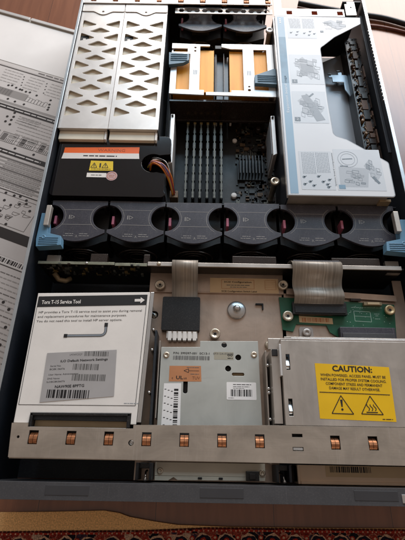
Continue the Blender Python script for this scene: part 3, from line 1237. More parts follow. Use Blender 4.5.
# ================================================================== POWER SUPPLIES
def psu(x0, label, side):
    w = 66.5
    p = thing('power_supply', label, 'power supply', x0 + w / 2, 540, 14, 'power supplies side by side')
    hol = []
    for k in range(7):
        y = 630 - 30 * k
        hol.append([(5, y + 8.2), (5, y - 7), (6.5, y - 7.6), (25.5, y - 1.6), (25.5, y + .4), (7, y + 9)])
        hol.append([(w - 5, y - 7), (w - 5, y + 8.2), (w - 7, y + 9), (w - 25.5, y + .4), (w - 25.5, y - 1.6), (w - 6.5, y - 7.6)])
        if k < 6:
            c = y - 15
            hol.append([(w / 2 - 15, c - 1), (w / 2 - 13.5, c - 2.2), (w / 2 - 2, c - 5), (w / 2 + 2, c - 5), (w / 2 + 13.5, c - 2.2), (w / 2 + 15, c - 1), (w / 2 + 1.5, c + 6.8), (w / 2 - 1.5, c + 6.8)])
    hol = [[(x + x0, y) for x, y in h] for h in hol]
    m = MB()
    m.prism([(x0, 420.5), (x0 + w, 420.5), (x0 + w, 676), (x0, 676)], 93.4, 95, psum, hol)
    m.build('slotted_cover', p, 0.2)
    m = MB()
    m.rect(x0 + 1, x0 + w - 1, 421, 676, 91.4, psui)
    r = random.Random(int(x0))
    m.box(x0 + 5, x0 + 17, 594, 607, 91.5, 92.2, chip)
    m.box(x0 + 9, x0 + 13, 597, 600, 92.3, 92.8, white)
    m.build('inner_sheet', p)
    m = MB()
    m.box(x0, x0 + 1.2, 420.5, 700, 14.2, 93.3, chass)
    m.box(x0 + w - 1.2, x0 + w, 420.5, 700, 14.2, 93.3, chass)
    m.box(x0 + 1.3, x0 + w - 1.3, 420.5, 421.8, 14.2, 93.3, psum)
    m.build('casing', p, 0.2)
    m = MB()
    m.box(x0 + 1.5, x0 + w - 5, 406, 420, 60, 90, psui)
    m.box(x0 + w - 4.6, x0 + w - 1.6, 406, 420, 60, 90.6, white)
    m.build('front_lip', p, 0.7)
    # rear plate with a scalloped edge
    n = 10
    sc = [(x0 + w / 2 + 15 - 30 * i / n, 659 - 7.5 * math.sin(math.pi * i / n) ** 1.3) for i in range(n + 1)]
    m = MB()
    m.prism([(x0 + .4, 660), (x0 + .4, 700), (x0 + w - .4, 700), (x0 + w - .4, 660), (x0 + w - 2, 659)] + sc + [(x0 + 2, 659)], 95.1, 96.3, psum, [circ(x0 + w / 2, 658.2, 2.0)])
    m.build('rear_plate', p, 0.2)


psu(-221, 'perforated pale steel power supply against the left wall', -1)
psu(-154, 'perforated pale steel power supply next to the heat sinks', 1)

# ================================================================== POWER CONVERTER BOX
pb = thing('power_converter', 'glossy black power box with an orange and white warning strip and loose wires', 'power module', -147, 367, 14)
m = MB()
out = arc(-78, 410, 8, 90, 0, 5) + [(-70, 388)] + arc(-92, 373, 15, 60, 290, 16) + [(-76, 356), (-76, 330)] + arc(-80, 326, 6, 0, -90, 5) + [(-216, 320)] + arc(-214, 325, 5, 270, 180, 4) + arc(-212, 412, 6, 180, 90, 4)
m.prism(out, 20, 85, gloss)
m.build('housing', pb, 2.0, 3)
m = MB()
m.lathe(-92, 373, [(14.5, 40), (14.5, 58), (.5, 58)], black, 28)
m.build('cable_well', pb)
m = MB()
m.flat([(-210.5, 387), (-111.5, 388), (-111.5, 398.6), (-210, 396)], 85.3, orange)
m.flat([(-212, 377.6), (-110.5, 379.2), (-111.5, 388), (-210.5, 387)], 85.3, white)
m.text('WARNING', -166, 390.5, 85.45, mat('label_orange_dark', '#b4521a'), h=4.4, w=36)
m.micro(-184, -140, 382.8, 85.45, ink, 1.6, 3)
m.build('warning_strip', pb)
m = MB()
m.flat([(-173.5, 359), (-142.6, 359.5), (-144, 374.4), (-173, 375)], 85.3, yellow)
for x in (-168, -153.5):
    m.path([(x - 4, 364), (x + 4, 364), (x, 371.5)], .7, 85.45, ink, True)
    m.rect(x - .5, x + .5, 365.5, 369.5, 85.45, ink)
m.rect(-161, -159, 364, 371, 85.45, ink)
m.micro(-171, -146, 361.6, 85.45, ink, .7, 9)
m.build('hazard_sticker', pb)
m = MB()
m.rect(-175.5, -150.5, 348.6, 355.4, 85.3, white)
m.micro(-170, -156, 352, 85.45, inkg, .9, 9)
m.build('serial_sticker', pb)
m = MB()
m.disc(-143.5, 351, 7.2, 85.3, seal, 28)
m.path(circ(-143.5, 351, 5.6, 24), .6, 85.45, olab, True)
m.micro(-147, -140, 352, 85.45, olab, .8, 2)
m.micro(-147, -140, 349.6, 85.45, olab, .8, 2)
m.build('round_seal', pb)
m = MB()
r = random.Random(2)
for k in range(11):
    a = r.uniform(-6, 6)
    p0 = Vector((-99 + r.uniform(-3, 3), 377 + a, 72))
    p1 = Vector((-92 + r.uniform(-1, 1), 373 + a * .8, 88 + r.uniform(-3, 3)))
    p2 = Vector((-78 + r.uniform(-3, 3), 368 + a, 86 + r.uniform(-4, 4)))
    p3 = Vector((-70 + r.uniform(-2, 2), 358 + a * .6, 72 + r.uniform(-3, 3)))
    p4 = Vector((-66 + r.uniform(-2, 2), 346 + a * .4, 56))
    ctl = [p0, p1, p2, p3, p4]
    pts = []
    for i in range(4):
        b0, b1, b2, b3 = ctl[max(i - 1, 0)], ctl[i], ctl[i + 1], ctl[min(i + 2, 4)]
        for t in range(5):
            t /= 5
            pts.append(.5 * ((2 * b1) + (b2 - b0) * t + (2 * b0 - 5 * b1 + 4 * b2 - b3) * t * t + (3 * b1 - b0 - 3 * b2 + b3) * t ** 3))
    pts.append(p4)
    m.tube(pts, 1.0, wires[k % len(wires)], 8)
m.build('wire_bundle', pb)
m = MB()
m.box(-71, -60, 340, 351, 42, 56, brn1)
m.build('plug', pb, 0.6)

# ================================================================== RISER CAGE
rc = thing('riser_cage', 'white card-riser cover with a blue edge stripe and printed assembly pictures', 'riser cage', 140, 480, 16)
out = [(77.4, 317.4), (205, 317.4)] + arc(205, 321, 3.6, 270, 360, 4) + [(208.8, 366)] + arc(203.8, 367, 5, 0, 58, 5) + [(160, 406.5)] + arc(152, 419, 8.5, 240, 180, 5)[0:] + \
      [(142.4, 476), (143, 572)] + arc(153, 578, 10, 180, 120, 5) + [(167, 606.5), (211, 638)] + [(212.6, 652.5), (79.6, 653.8)]
m = MB()
m.prism(out, 96.2, 98, cover)
cv = m.build('cover_plate', rc, 0.5)
m = MB()
m.path([(x * .992 + 1.2, y * .996 + 1.9) for x, y in out], .7, 98.12, pale2, True)
m.build('cover_outline', cv)
m = MB()
z = 98.2
m.flat([(80.5, 320), (90.5, 320), (93.8, 650.5), (83, 650.8)], 98.12, stripe)
m.flat([(82.2, 508), (92, 508), (93.3, 604), (82.8, 604)], z, mat('print_blue_dark', '#6f93ab'))
for k in range(3):
    m.rect(86, 88.5, 636 + k * 4, 638.6 + k * 4, z + .1, cover)
m.text('Expansion board cage', 88.3, 452, z, cover, h=3.4, w=70, rot=math.pi / 2)
m.build('blue_stripe', cv)
m = MB()


def panel(x0, x1, y0, y1):
    m.rect(x0, x1, y0, y1, 98.14, mat('print_very_pale', '#c4cbd2', 0, .4, .03, 30))


panel(97, 141, 602, 648)
panel(95, 142, 506, 566)
panel(94, 140.5, 434, 492)
panel(95, 137, 326, 386)
panel(139.5, 199, 326, 390)
for k in range(10):
    m.micro(100 + k * .2, 118, 646 - k * 2.3, z, pale2, .9, k)
    m.micro(121, 139, 646 - k * 2.3, z, pale2, .9, k + 30)
for gx, gy in ((102, 614), (112, 616), (110, 609), (122, 613), (131, 617), (129, 609), (137, 612)):
    m.disc(gx, gy, 1.7, z, slate, 10)
    m.line((gx, gy), (gx + 3, gy + 2), .8, z, slate)
# isometric drawings
def iso(cx, cy, sx_, sy_, seed, n):
    r = random.Random(seed)
    m.flat([(cx - sx_ * .45, cy + sy_ * .2), (cx - sx_ * .1, cy + sy_ * .45), (cx + sx_ * .45, cy - sy_ * .15), (cx + sx_ * .12, cy - sy_ * .45)], z - .03, pale)
    for i in range(n):
        a, b = cx + r.uniform(-.4, .3) * sx_, cy + r.uniform(-.4, .3) * sy_
        w_, h_ = r.uniform(.08, .26) * sx_, r.uniform(.06, .2) * sy_
        q = [(a, b), (a + w_, b - h_ * .3), (a + w_ * 1.1, b + h_ * .7), (a + w_ * .1, b + h_)]
        if i % 3 == 0:
            m.flat(q, z + i * .002, r.choice((pale, pale2, pale)))
        m.path(q, .45, z + .05 + i * .002, r.choice((pale2, pale2, slate)), True)


iso(170, 634, 40, 26, 3, 12)
m.rect(147, 152, 616, 620, z, slate)
iso(119, 538, 40, 52, 5, 18)
m.flat([(110, 548), (128, 545), (130, 528), (112, 531)], z + .05, pale2)
iso(118, 464, 38, 50, 7, 16)
m.flat([(107, 484), (116, 486), (136, 440), (124, 437)], z + .04, pale2)
m.line((118, 482), (124, 488), 2.4, z + .12, slate)
m.rect(96.5, 104, 508, 515, z + .1, slate)
m.text('1', 100.2, 509.6, z + .2, cover, h=4, align='C')
m.rect(95, 102.5, 437, 444, z + .1, slate)
m.text('2', 98.7, 438.6, z + .2, cover, h=4, align='C')
for k in range(9):
    x = 99 + k * 1.9
    m.micro(350, 384, x, z, pale2, .8, k, vert=True)
    m.micro(352, 384, x + 18, z, pale2, .8, k + 20, vert=True)
for gx, gy in ((99, 345), (99, 334), (106, 338), (110, 332), (117, 346), (122, 338), (127, 334), (130, 341), (128, 330)):
    m.disc(gx, gy, 2.0, z, slate, 10)
    m.line((gx, gy), (gx + 3.4, gy + 1.8), 1.1, z, slate)
m.text('System board components', 138.4, 332, z, slate, h=2, w=52, rot=math.pi / 2)
m.flat([(143, 331), (177, 331), (182, 360), (144, 362)], z - .02, pale)
iso(160, 345, 34, 28, 12, 14)
m.path(circ(157, 374, 12.5, 26), .5, z + .05, pale2, True)
m.path(circ(157, 374, 9, 22), .4, z + .05, pale2, True)
m.line((150, 374), (163, 375), 1.4, z + .06, slate)
m.line((146, 363), (156, 363), 1.4, z + .06, slate)
iso(186, 356, 22, 40, 14, 8)
m.line((185, 347), (192, 337), 3.2, z + .08, slate)
m.rect(141, 149, 328, 334, z + .08, mat('print_blue_dark', '#6f93ab'))
m.build('assembly_pictures', cv)
# body of the cage
m = MB()
m.box(77.4, 79, 318.5, 652, 24, 90, navy)
m.box(77.2, 79.2, 318.5, 652, 90.2, 96, white_metal)
m.box(79.5, 200, 318.4, 319.8, 40, 96, galv)
m.box(192, 206, 316, 319.4, 80, 90, tan)
m.box(79.5, 205, 650, 651.4, 30, 96, chass)
m.build('cage_wall', rc, 0.3)
m = MB()
m.prism([(79.8, 655), (190, 656), (190, 673), (92, 673), (92, 706), (80.6, 706)], 95.4, 96.8, white_metal,
        [[(x - 4.6, 658.6), (x + 4.6, 658.6), (x + 4.6, 668), (x - 4.6, 668)] for x in (103.5, 143, 183)])
m.prism([(192, 657), (208, 658), (208, 690), (196, 690), (196, 684), (192, 684)], 97, 98.4, white_metal, [circ(201, 676, 1.6)])
m.box(190, 219, 690, 692, 70, 98, chass)
fl = m.build('rear_flange', rc, 0.3)
redsp = mat('spring_red_copper', '#b0543c', 0.75, 0.35, 0.1, 100)
for x in (103.5, 143, 183):
    m = MB()
    for dy in (-1.9, 1.9):
        m.sheet([(663.3 + dy + 1.6, 95.4), (663.3 + dy, 97.2), (663.3 + dy - 1.6, 95.4)], x - 4.3, x + 4.3, .3, redsp)
    m.build('contact_spring', fl)
# tray seen through the opening
m = MB()
m.prism([(130, 420), (210, 420), (210, 531), (200.5, 536), (200.5, 549), (209, 552), (209, 566), (203, 574), (201, 634), (150, 604), (130, 604)], 48.6, 50, traym)
m.build('card_tray', rc, 0.6)
m = MB()
m.prism([(165, 571), (180, 571), (180, 577), (186, 577), (186, 571), (192, 571), (197, 566), (204, 566), (204, 544), (199, 540), (199, 527), (193, 527), (187, 540), (187, 556), (170, 556), (170, 566), (165, 566)], 58.2, 60, mat('tab_pale', '#9fb2c0', 0.3, 0.4, 0.05))
m.box(163, 169, 570.2, 573, 60.1, 61.4, chip)
m.box(178, 183, 577.4, 580, 60.1, 61.4, chip)
m.box(176, 187, 553, 555.4, 60.1, 61, chip)
m.build('card_clip', rc, 0.3)
m = MB()
m.box(193.5, 195, 405, 628, 30, 72, chip)
m.build('slot_divider', rc, 0.3)

ec = thing('expansion_connector_strip', 'narrow brown board crowded with gold parts beside the right wall', 'circuit board', 205, 510, 16)
m = MB()
m.box(196, 216.5, 392, 646, 66, 67.5, brown)
m.build('board', ec)
m = MB()
r = random.Random(9)
brass = mat('part_brass', '#77604a', 0.2, 0.4, 0.3, 300)
brn2 = mat('part_brown', '#4f3626', 0.1, 0.5, 0.3, 200)
y = 395
while y < 632:
    h_ = r.uniform(6, 20)
    w_ = r.uniform(4, 9)
    x = r.uniform(203, 213 - w_)
    m.box(x, x + w_, y, y + h_, 67.6, 69.2 + r.uniform(0, 3), r.choice((chip, brown, brn2, brn2)))
    for q in range(int(h_ / 2.4)):
        m.box(x - .9, x, y + .6 + q * 2.4, y + 1.5 + q * 2.4, 67.6, 68.6, brass)
    y += h_ + r.uniform(1, 5)
for k in range(20):
    y = 396 + k * 11.6 + r.uniform(-4, 4)
    q = r.uniform(1.1, 2.5)
    if r.random() < .65:
        m.lathe(r.uniform(198.6, 201.5), y, [(q, 67.6), (q, 69 + q * 1.6), (q - .4, 69.5 + q * 1.6), (.3, 69.5 + q * 1.6)], r.choice((brn2, brass, chip)), 12)
for k in range(190):
    a, b_ = r.uniform(197, 215), r.uniform(394, 642)
    m.box(a, a + r.uniform(.7, 2.4), b_, b_ + r.uniform(.6, 2.6), 67.6, 68.5 + r.uniform(0, 1.2), r.choice((brn2, brass, brass, tan, brown, brown)))
y = 396
while y < 636:
    h_ = r.uniform(8, 26)
    m.box(214.2, 216.2, y, y + h_, 67.6, 71 + r.uniform(0, 2), r.choice((brn2, brown)))
    y += h_ + r.uniform(1, 6)
m.build('surface_components', ec)
m = MB()
for k in range(9):
    y = 420 + k * 23
    m.tube([(199, y, 70), (202, y + 4, 73), (200, y + 9, 73.5), (198, y + 12, 70)], .6, brass, 6)
m.build('spring_clips', ec)

# ================================================================== MIDPLANE BOARD
mp_ = thing('midplane_board', 'upright circuit board on edge running across the case in front of the fans', 'circuit board', 0, 229, 14)
m = MB()
m.box(-217, 210, 228.2, 230, 20, 79.2, pcb)
r = random.Random(6)
for k in range(95):
    x, zz = r.uniform(-214, -100), r.uniform(48, 76)
    w_, h_ = r.choice(((4, 3), (2, 2), (6, 5), (3, 7), (1.5, 1.5)))
    m.box(x, x + w_, 226.6, 228.2, zz, zz + h_, r.choice((chip, chip, gold, brown, dimmc, pcb)))
m.build('board', mp_)
m = MB()
edgem = mat('board_edge', '#8c8d7c', 0.55, 0.4, 0.25, 120)
m.box(-217.3, -128, 227.4, 231, 79.3, 80.4, edgem)
m.box(-127.5, -90, 226.8, 230.6, 78.6, 79.7, edgem)
m.box(-89, 206, 226.4, 231.4, 80.2, 82.4, galv)
m.build('edge_strip', mp_, 0.3)
m = MB()
for x0, x1 in ((-158, -138), (-95, -88), (10, 62), (128, 185)):
    m = MB()
    m.box(x0, x1, 231.8, 244, 60, 76, brown)
    m.build('connector', mp_, 0.5)
m = MB()
m.lathe(-160.5, 229, [(1.6, 80.3), (1.6, 81.4), (.6, 81.8)], silver, 12)
m.build('rivet', mp_)
m = MB()
m.lathe(-76, 229, [(2.4, 82.4), (2.4, 83.4), (1, 84)], nickel, 12)
m.build('rivet', mp_)
m = MB()
m.tube([(-205, 226, 58), (-200, 220, 52), (-192, 219, 50), (-188, 224, 46)], 3.2, tan, 8)
m.build('terminal', mp_)

# ================================================================== FLAT CABLES
def sm(prof):
    return [(p.x, p.y) for p in spline([(a, b, 0) for a, b in prof], 5)]


fc1 = thing('flat_cable', 'short beige flat cable ending in a square black plug by the service card', 'cable', -45, 200, 56)
m = MB()
prof = [(240, 60), (237, 76), (233, 84.5), (228, 86.8), (222, 84.5), (216, 77), (211, 69), (205, 64.5), (198, 62.6), (190, 62)]
m.sheet(sm(prof), -60.5, -30.5, .5, ribbon, smooth=True)
m.build('flat_ribbon', fc1)
m = MB()
m.prism(rrect(-70.8, -27.2, 155.2, 195.6, 2), 56, 64, black)
m.build('black_plug', fc1, 0.9)
m = MB()
m.box(-64.5, -29.8, 146.4, 155, 58, 62, white)
for k in range(6):
    x = -62.8 + k * 5.6
    m.box(x, x + 4.0, 143.6, 154, 58.4, 63.6, white)
    m.box(x + 4.2, x + 5.2, 145, 154, 58, 61.4, inkg)
m.build('white_socket', fc1, 0.4)

fc2 = thing('wide_flat_cable', 'wide grey flat cable folding down to the green board', 'cable', 108, 200, 56)
m = MB()
prof = [(242, 62), (238, 78), (234, 85), (229, 86.5), (222, 83), (215, 75), (208, 71.5), (201, 74), (195, 73.5), (189, 65)]
m.sheet(sm(prof), 77, 134.6, .6, ribbon, skew=4.5, smooth=True)
m.build('flat_ribbon', fc2)
m = MB()
m.box(79.5, 142, 176.5, 191.5, 59.4, 65.5, chip)
m.box(82, 140, 178, 186, 65.6, 66.4, fanin)
m.build('black_plug', fc2, 0.5)
m = MB()
m.box(80, 134, 232.2, 236.5, 76, 84, fanp)
m.build('rear_plug', fc2, 0.4)

# ================================================================== GREEN ADAPTER BOARD
ab = thing('adapter_board', 'small green circuit board with a white outline and long grey connector', 'circuit board', 135, 175, 55)
m = MB()
m.prism([(66, 200), (201.5, 193), (197, 151), (130, 153), (122, 158), (119, 166), (84, 167), (80, 158), (68, 160)], 56, 57.4, pcbg)
zt = 57.55
m.path([(152.6, 172), (171.6, 171.2), (171.6, 183.4), (152.6, 184.2)], .5, zt, pcbl, True)
m.line((152.6, 178.1), (171.6, 177.3), .4, zt, pcbl)
m.micro(176, 182, 181, zt, pcbl, .5, 1)
m.micro(176, 182, 175, zt, pcbl, .5, 4)
m.text('CR1', 177, 178, zt, pcbl, h=1.5)
m.micro(150, 186, 188.6, zt, pcbl, .5, 6)
r = random.Random(8)
for k in range(26):
    x, y = r.uniform(142, 192), r.uniform(164, 190)
    m.rect(x, x + .9, y, y + .6, zt, pcbl)
m.build('board', ab)
m = MB()
m.flat([(87.8, 169.2), (126.5, 167.6), (126.5, 174.8), (87.8, 177.0)], 57.7, cream)
m.barcode(91, 123, 169.8, 174.6, 57.85, olab, 7, .8)
m.build('serial_sticker', ab)
m = MB()
m.box(164, 185, 190.2, 194, 57.4, 62.5, tan)
m.box(168, 182, 190.6, 193.6, 62.5, 63.4, cream)
m.box(150, 162, 196, 199, 57.4, 60, brown)
m.build('small_header', ab, 0.2)
m = MB()
m.box(131, 193.6, 148.6, 162, 57.5, 65.8, fanp)
m.box(133, 191.5, 148.9, 155, 65.9, 66.9, bezel)
m.build('long_connector', ab, 0.5)
for x, y, c, q in ((74.2, 175.1, nickel, 6.2), (193.3, 184.7, mat('brass_screw', '#c9ae84', .5, .4, .15, 300), 6.0)):
    m = MB()
    captive_screw(m, x, y, 63.5, q, c)
    m.build('captive_screw', ab)
m = MB()
m.lathe(95, 156.5, [(5, 55.2), (5, 60), (4.2, 60.6), (2, 60.6), (1.6, 59.6), (.4, 59.6)], zinc, 20)
m.prism(rrect(87, 103, 148, 164, 3), 55.1, 56.6, zinc)
m.build('mount_lug', ab, 0.2)

# ================================================================== FLOPPY DRIVE
fd = thing('floppy_drive', 'grey metal floppy drive with printed labels and barcodes in the middle bay', 'disk drive', -14, 70, 56)
hol = [circ(-0.1, 137, 2.9), circ(15, 123.6, 3.1), circ(4, 111.5, 3.1), rrect(-43.2, -38.6, 85, 99.5, 2.2, 4), rrect(8, 21, 104, 107.2, 1.4, 4)]
m = MB()
m.prism([(-68, 24), (38.4, 24), (37.0, 142), (-26.4, 141), (-26.4, 134.4), (-68.5, 133.6)], 70.6, 72, floppym, hol, chip)
m.box(-68.3, -67.2, 25, 133, 57, 70.5, floppym)
m.box(35.6, 36.6, 25, 141, 57, 70.5, floppym)
m.box(-66, 35, 25, 132, 58, 66, chip)
m.box(-24, 35, 132, 140.6, 58, 66, chip)
m.box(7, 22, 103, 108, 66.1, 69.4, tan)
m.build('drive_cover', fd, 0.35)
m = MB()
for x, y in ((-62.5, 125), (32.2, 127)):
    m = MB()
    m.lathe(x, y, [(3.4, 72.05), (3.2, 72.8), (1.6, 72.9), (1.2, 72.2), (.3, 72.2)], nickel, 18)
    m.build('screw', fd)
m = MB()
z = 72.2
m.text('P/N: 399397-001  0C13-1', -55, 126.2, z, ink, h=2.2, w=39, bold=.01)
m.text('SF3124-0209B', -12, 126.4, z, inkg, h=2.0, w=22)
m.rect(-11, 10, 121.0, 129.2, z - .1, mat('label_clear', '#a5a08f', 0, .5, .04))
m.text('00', 3.5, 124.8, z, ink, h=2.4, w=5.5, bold=.02)
m.micro(3.5, 9, 122.6, z, ink, .8, 3)
m.barcode(-55, -16, 120.2, 124.4, z, inkg, 4, .5)
m.build('printed_code', fd)
m = MB()
m.flat([(-58.5, 97), (-24.2, 97.4), (-25, 113.8), (-58.5, 113.4)], z - .1, olab)
m.text('UL', -51, 99.6, z, ink, h=3.4, w=7.5, bold=.02)
m.text('c', -55.5, 99.6, z, ink, h=2.6)
m.text('us', -42.8, 99.6, z, ink, h=2.6)
m.text('TUV', -34, 99.6, z, mat('label_copper_dark', '#7a4a2c'), h=3.0)
m.path([(-43, 108.5), (-38, 110.5), (-38, 106.5)], .5, z, ink, True)
m.line((-38, 108.5), (-27, 108.5), .4, z, ink)
m.micro(-40, -27, 112, z, inkg, .6, 4)
m.micro(-36, -27, 105, z, inkg, .6, 4)
m.build('approval_label', fd)
m = MB()
m.flat([(-64.5, 25), (-44.8, 25), (-45.4, 95.4), (-63.4, 95)], z - .1, paper)
m.barcode(-52.5, -48, 28, 90, z, ink, 12, .7, vert=True)
for k in range(10):
    for q in range(3):
        m.micro(-62.5 + q * 3.4, -60.6 + q * 3.4, 89 - k * 7 - q, z, ink, .7, k + q)
m.build('barcode_strip', fd)
m = MB()
m.prism(rrect(2.2, 33.2, 79.6, 97.4, 1), z - .15, z - .05, paper)
m.barcode(6.5, 29, 83, 90, z, ink, 21, .45)
m.micro(9, 28, 95, z, ink, .7, 3)
m.micro(9, 26, 92.8, z, inkg, .6, 4)
m.micro(9, 21, 91.2, z, inkg, .5, 4)
m.micro(4, 10, 81.3, z, inkg, .5, 4)
m.build('serial_sticker', fd)
# front metal strip under the crossbar
m = MB()
m.prism([(-68.5, 3.6), (-55, 3.6), (-50, 6.6), (-46, 4), (40, 4.4), (40.5, 7.8), (-68.5, 7.6)], 60.4, 61.8, psui)
m.box(-68.5, 40.5, 7.9, 20, 60.4, 61.8, psui)
m.box(21, 33.5, 4.6, 13, 61.9, 68, fanin)
m.box(24, 30, 6, 11, 68, 70, ink)
m.box(-26, -22, 5, 7, 61.9, 63.4, ink)
m.box(-5.6, -1.6, 5, 7, 61.9, 63.4, ink)
for x, y in ((-63.5, 12), (37.4, 11.6)):
    m.lathe(x, y, [(3, 61.9), (3, 62.8), (1.4, 63), (1, 62.2), (.3, 62.2)], nickel, 16)
m.build('front_strip', fd, 0.3)

# ================================================================== LEFT DRIVE CAGE WITH SERVICE CARD
tcg = thing('service_card_cage', 'left drive cage topped by a white service tool card with a black heading', 'drive cage', -140, 110, 14)
m = MB()
m.prism([(-203.5, 55), (-86.4, 55), (-82.5, 186), (-204.5, 186)], 16, 89.9, chass)
m.build('cage_body', tcg, 0.6)
m = MB()
m.prism([(-204.6, 51.8), (-190, 51.8), (-190, 61.2), (-92, 62.2), (-92, 52), (-86.6, 52), (-82.4, 189.6), (-205.2, 186)], 90.2, 92, white)
m.build('service_card', tcg, 0.5)
m = MB()
m.prism([(-86.2, 54), (-82.2, 54), (-78, 190.2), (-82, 190)], 88.6, 90.8, silver)
m.build('edge_trim', tcg, 0.5)
m = MB()
z = 92.2
m.path([(-202.8, 68.5), (-88.6, 69.4), (-85.2, 186.2), (-203.4, 181.8)], .5, z - .03, ink, True)
m.flat([(-203.2, 169.8), (-85.6, 174.4), (-85.2, 186.4), (-203.4, 181.6)], z, ink)
sl = math.radians(2.2)
m.text('Torx T-15 Service Tool', -199, 173.3, z + .15, white, h=4.1, w=42, rot=sl, bold=.02)
m.flat([(-98.5, 178.0), (-92, 178.2), (-92, 176.2), (-87.6, 180), (-92.2, 183.2), (-92.2, 181.2), (-98.5, 181)], z + .15, white)
m.text('HP provides a Torx T-15 service tool to assist you during removal', -200.2, 162.6, z, ink, h=2.5, w=110.5, rot=sl)
m.text('and replacement procedures for maintenance purposes.', -200.5, 157.6, z, ink, h=2.5, w=95, rot=sl)
m.text('You do not need this tool to install HP server options.', -200.9, 152.6, z, ink, h=2.5, w=91, rot=sl)
# L-shaped key drawn on the card
m.path([(-168.5, 138.4), (-130.5, 139.6)] + arc(-131, 144.4, 4.8, -85, 0, 6) + [(-126.4, 151)], 3.0, z, inkg)
m.path([(-167, 138.6), (-130.5, 139.8)] + arc(-131, 144.4, 4.6, -85, 0, 6) + [(-126.5, 150)], 1.3, z + .1, pale2)
m.rect(-169.5, -165.8, 136.6, 140.4, z + .12, ink)
m.rect(-128.2, -124.6, 149, 153.4, z + .12, ink)
m.micro(-100, -86, 71.5, z, pale2, .6, 4)
m.build('printed_text', tcg)
m = MB()
z = 92.5
m.flat([(-183.6, 119.8), (-112.4, 124.6), (-110.4, 78), (-182.6, 71)], z - .1, paperg)
s2 = math.radians(3.6)
m.barcode(-145, -119.5, 117.6, 122.4, z, inkg, 2, .5)
m.text('LM7AFC5CJY', -160, 117.6, z, inkg, h=1.8, w=13, rot=s2)
m.text('iLO Default Network Settings', -168.5, 110.6, z, ink, h=2.3, w=48, rot=s2, bold=.02)
m.text('Serial No.', -178, 105.6, z, ink, h=1.7, w=11, rot=s2)
m.text('BC8K 06076', -178, 102.4, z, ink, h=1.7, w=15, rot=s2)
m.barcode(-155, -129, 103.4, 109.4, z, inkg, 3, .5)
m.text('User Name: Administrator', -178.4, 97.0, z, ink, h=1.6, w=30, rot=s2)
m.text('DNS Name', -178.8, 93.0, z, ink, h=1.6, w=12, rot=s2)
m.text('ILOBC8K06076', -179, 89.8, z, ink, h=1.6, w=18, rot=s2)
m.barcode(-154.5, -121, 92.6, 99, z, inkg, 4, .5)
m.text('NAW90E 8PFTG', -170, 84.8, z, ink, h=2.6, w=29, rot=s2, bold=.02)
m.barcode(-177, -135, 75.4, 83.4, z, ink, 6, .8)
m.build('network_sticker', tcg)
# tool recess with black rim
m = MB()
m.box(-189.4, -186.6, 48.6, 61, 86, 93.4, black)
m.box(-95.6, -92.6, 48.6, 62, 86, 93.4, black)
m.prism([(-189.4, 61.3), (-92.6, 62.2), (-92.6, 59.4), (-189.4, 58.6)], 86, 93.4, black)
m.build('recess_rim', tcg, 0.6)
m = MB()
m.box(-186.4, -95.8, 47, 58.4, 84.4, 85.6, tan)
m.box(-187, -95.2, 46.2, 48.4, 92, 95.4, silver)
m.build('recess_floor', tcg, 0.3)

# ================================================================== RIGHT DRIVE CAGE WITH CAUTION LABEL
cg = thing('drive_cage', 'right steel drive cage carrying a yellow caution label', 'drive cage', 140, 95, 14)
hol = [[(61.2, 106), (65, 106), (65, 122), (61.2, 122)], [(60.8, 62), (64.8, 62), (64.8, 78), (60.8, 78)]]
m = MB()
m.prism([(57, 53.6), (217, 53.6), (217, 136.6), (57, 136.6)], 96.4, 97.6, galv, hol)
m.box(57, 217, 136.8, 138.4, 86, 97.4, zinc)
m.box(62, 217, 139.4, 142, 80, 92, galv)
m.box(57, 58.4, 54, 136.4, 60, 96.2, galv)
m.box(69, 216, 54, 136, 60, 62, chass)
m.build('cage_cover', cg, 0.25)
m = MB()
for y in (106.5, 62.5):
    m = MB()
    m.sheet([(y + 14, 92), (y + 9, 95), (y + 4, 97), (y + 1, 95)], 61.4, 64.4, .4, silver)
    m.build('side_spring', cg)
m = MB()
m.box(68, 190, 138.6, 139.3, 94, 97.2, silver)
m.box(54.8, 56.8, 100, 132, 84, 98.4, white_metal)
m.build('edge_clip', cg, 0.2)
m = MB()
z = 98.0
m.flat([(90, 113.2), (164.7, 110.4), (163, 58.2), (90, 60)], z - .2, caut)
rt_ = math.radians(-1.4)
m.text('CAUTION:', 127, 105.2, z, ink, h=5.4, w=40, align='C', rot=rt_, bold=.03)
for k, s_ in enumerate(('WHEN POWERED, ACCESS PANEL MUST BE', 'INSTALLED FOR PROPER SYSTEM COOLING.', 'COMPONENT STRESS AND PERMANENT', 'DAMAGE MAY RESULT OTHERWISE.')):
    m.text(s_, 127, 99.8 - k * 4.2, z, ink, h=2.5, w=(65, 65, 56, 50)[k], align='C', rot=rt_, bold=.012)
m.line((92, 84.8), (161, 83.2), .7, z, ink)
for cx, wd in ((112.5, 10.4), (141, 10.4)):
    m.path([(cx - wd, 65), (cx + wd, 64.6), (cx, 81.8)], .8, z, ink, True)
m.flat([(111.3, 78), (113.7, 78), (113.1, 71.2), (111.9, 71.2)], z, ink)
m.disc(112.5, 68.8, 1.1, z, ink, 12)
for dx in (-3.2, 0, 3.2):
    m.path([(141 + dx + 1.2 * math.sin(t * .9), 68 + t) for t in range(7)], .8, z, ink)
m.line((135.5, 66.6), (146.5, 66.5), .9, z, ink)
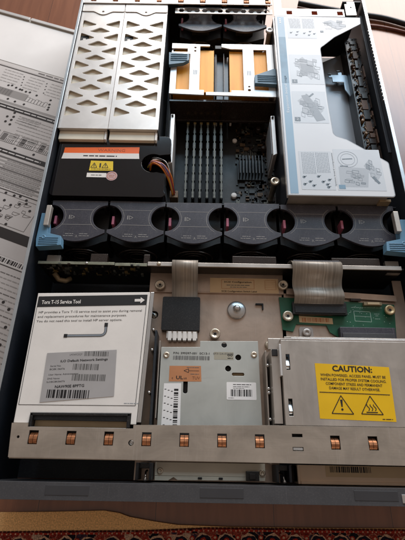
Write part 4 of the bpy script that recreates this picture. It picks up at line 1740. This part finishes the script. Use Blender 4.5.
m.micro(150, 160, 60.4, z, ink, .7, 5)
m.build('caution_label', cg)

front_b = mat('drive_front_beige', '#efd3b6', 0, .5, .04, 40)
db = thing('hard_drive', 'beige drive front with a barcode sticker under the right end of the crossbar', 'disk drive', 140, 12, 14)
m = MB()
m.box(71, 214, 4, 19.6, 30, 66, front_b)
m.box(73.7, 213, 2.6, 5.4, 60, 68, front_b)
m.box(71, 73.6, 2.6, 19.6, 50, 68.2, front_b)
m.build('front_panel', db, 0.8)
m = MB()
m.rect(99, 213, 9.4, 19.4, 66.2, cream)
m.barcode(103.5, 144, 13.4, 18.8, 66.35, ink, 15, .5)
m.build('barcode_sticker', db)
# latches between the bays at the front
for x, lab in ((-77, 'dark drive-bay bracket with bright pin left of the floppy drive front'), (56, 'dark drive-bay bracket with bright pin right of the floppy drive front')):
    b_ = thing('bay_bracket', lab, 'bracket', x, 12, 55.3, 'front bay brackets')
    m = MB()
    m.box(x - 8, x - 5.5, 4, 19, 55.4, 82, chass)
    m.box(x + 4.6, x + 7, 4, 19, 55.4, 80, navy)
    m.box(x - 5.4, x + 4.5, 14, 19, 55.4, 74, black)
    m.build('bracket_frame', b_, 0.4)
    m = MB()
    m.tube([(x, 12, 56), (x, 11, 66), (x + .5, 8, 72), (x + .8, 4.6, 74)], 1.0, silver, 8)
    m.lathe(x + .8, 4.6, [(1.8, 73), (1.8, 75), (.8, 75.6)], silver, 12)
    m.build('pin', b_)

# ================================================================== CABLES ON THE FLOOR
m = MB()
m.tube(spline([(150, 830, 6), (215, 812, 6), (270, 799, 6), (310, 790, 6), (352, 772, 6), (420, 742, 6), (520, 700, 6)]), 5.0, cordm, 12)
tag(m.build('power_cable'), 'thick black power cord on the floor behind the right wall of the server', 'cord')
m = MB()
m.tube(spline([(150, 762, 3), (215, 768, 3), (280, 772, 3), (320, 764, 3), (350, 753, 3), (420, 728, 3), (520, 690, 3)]), 2.6, cordr, 10)
tag(m.build('thin_cable'), 'thin brown cord lying beside the thick black power cord', 'cord')
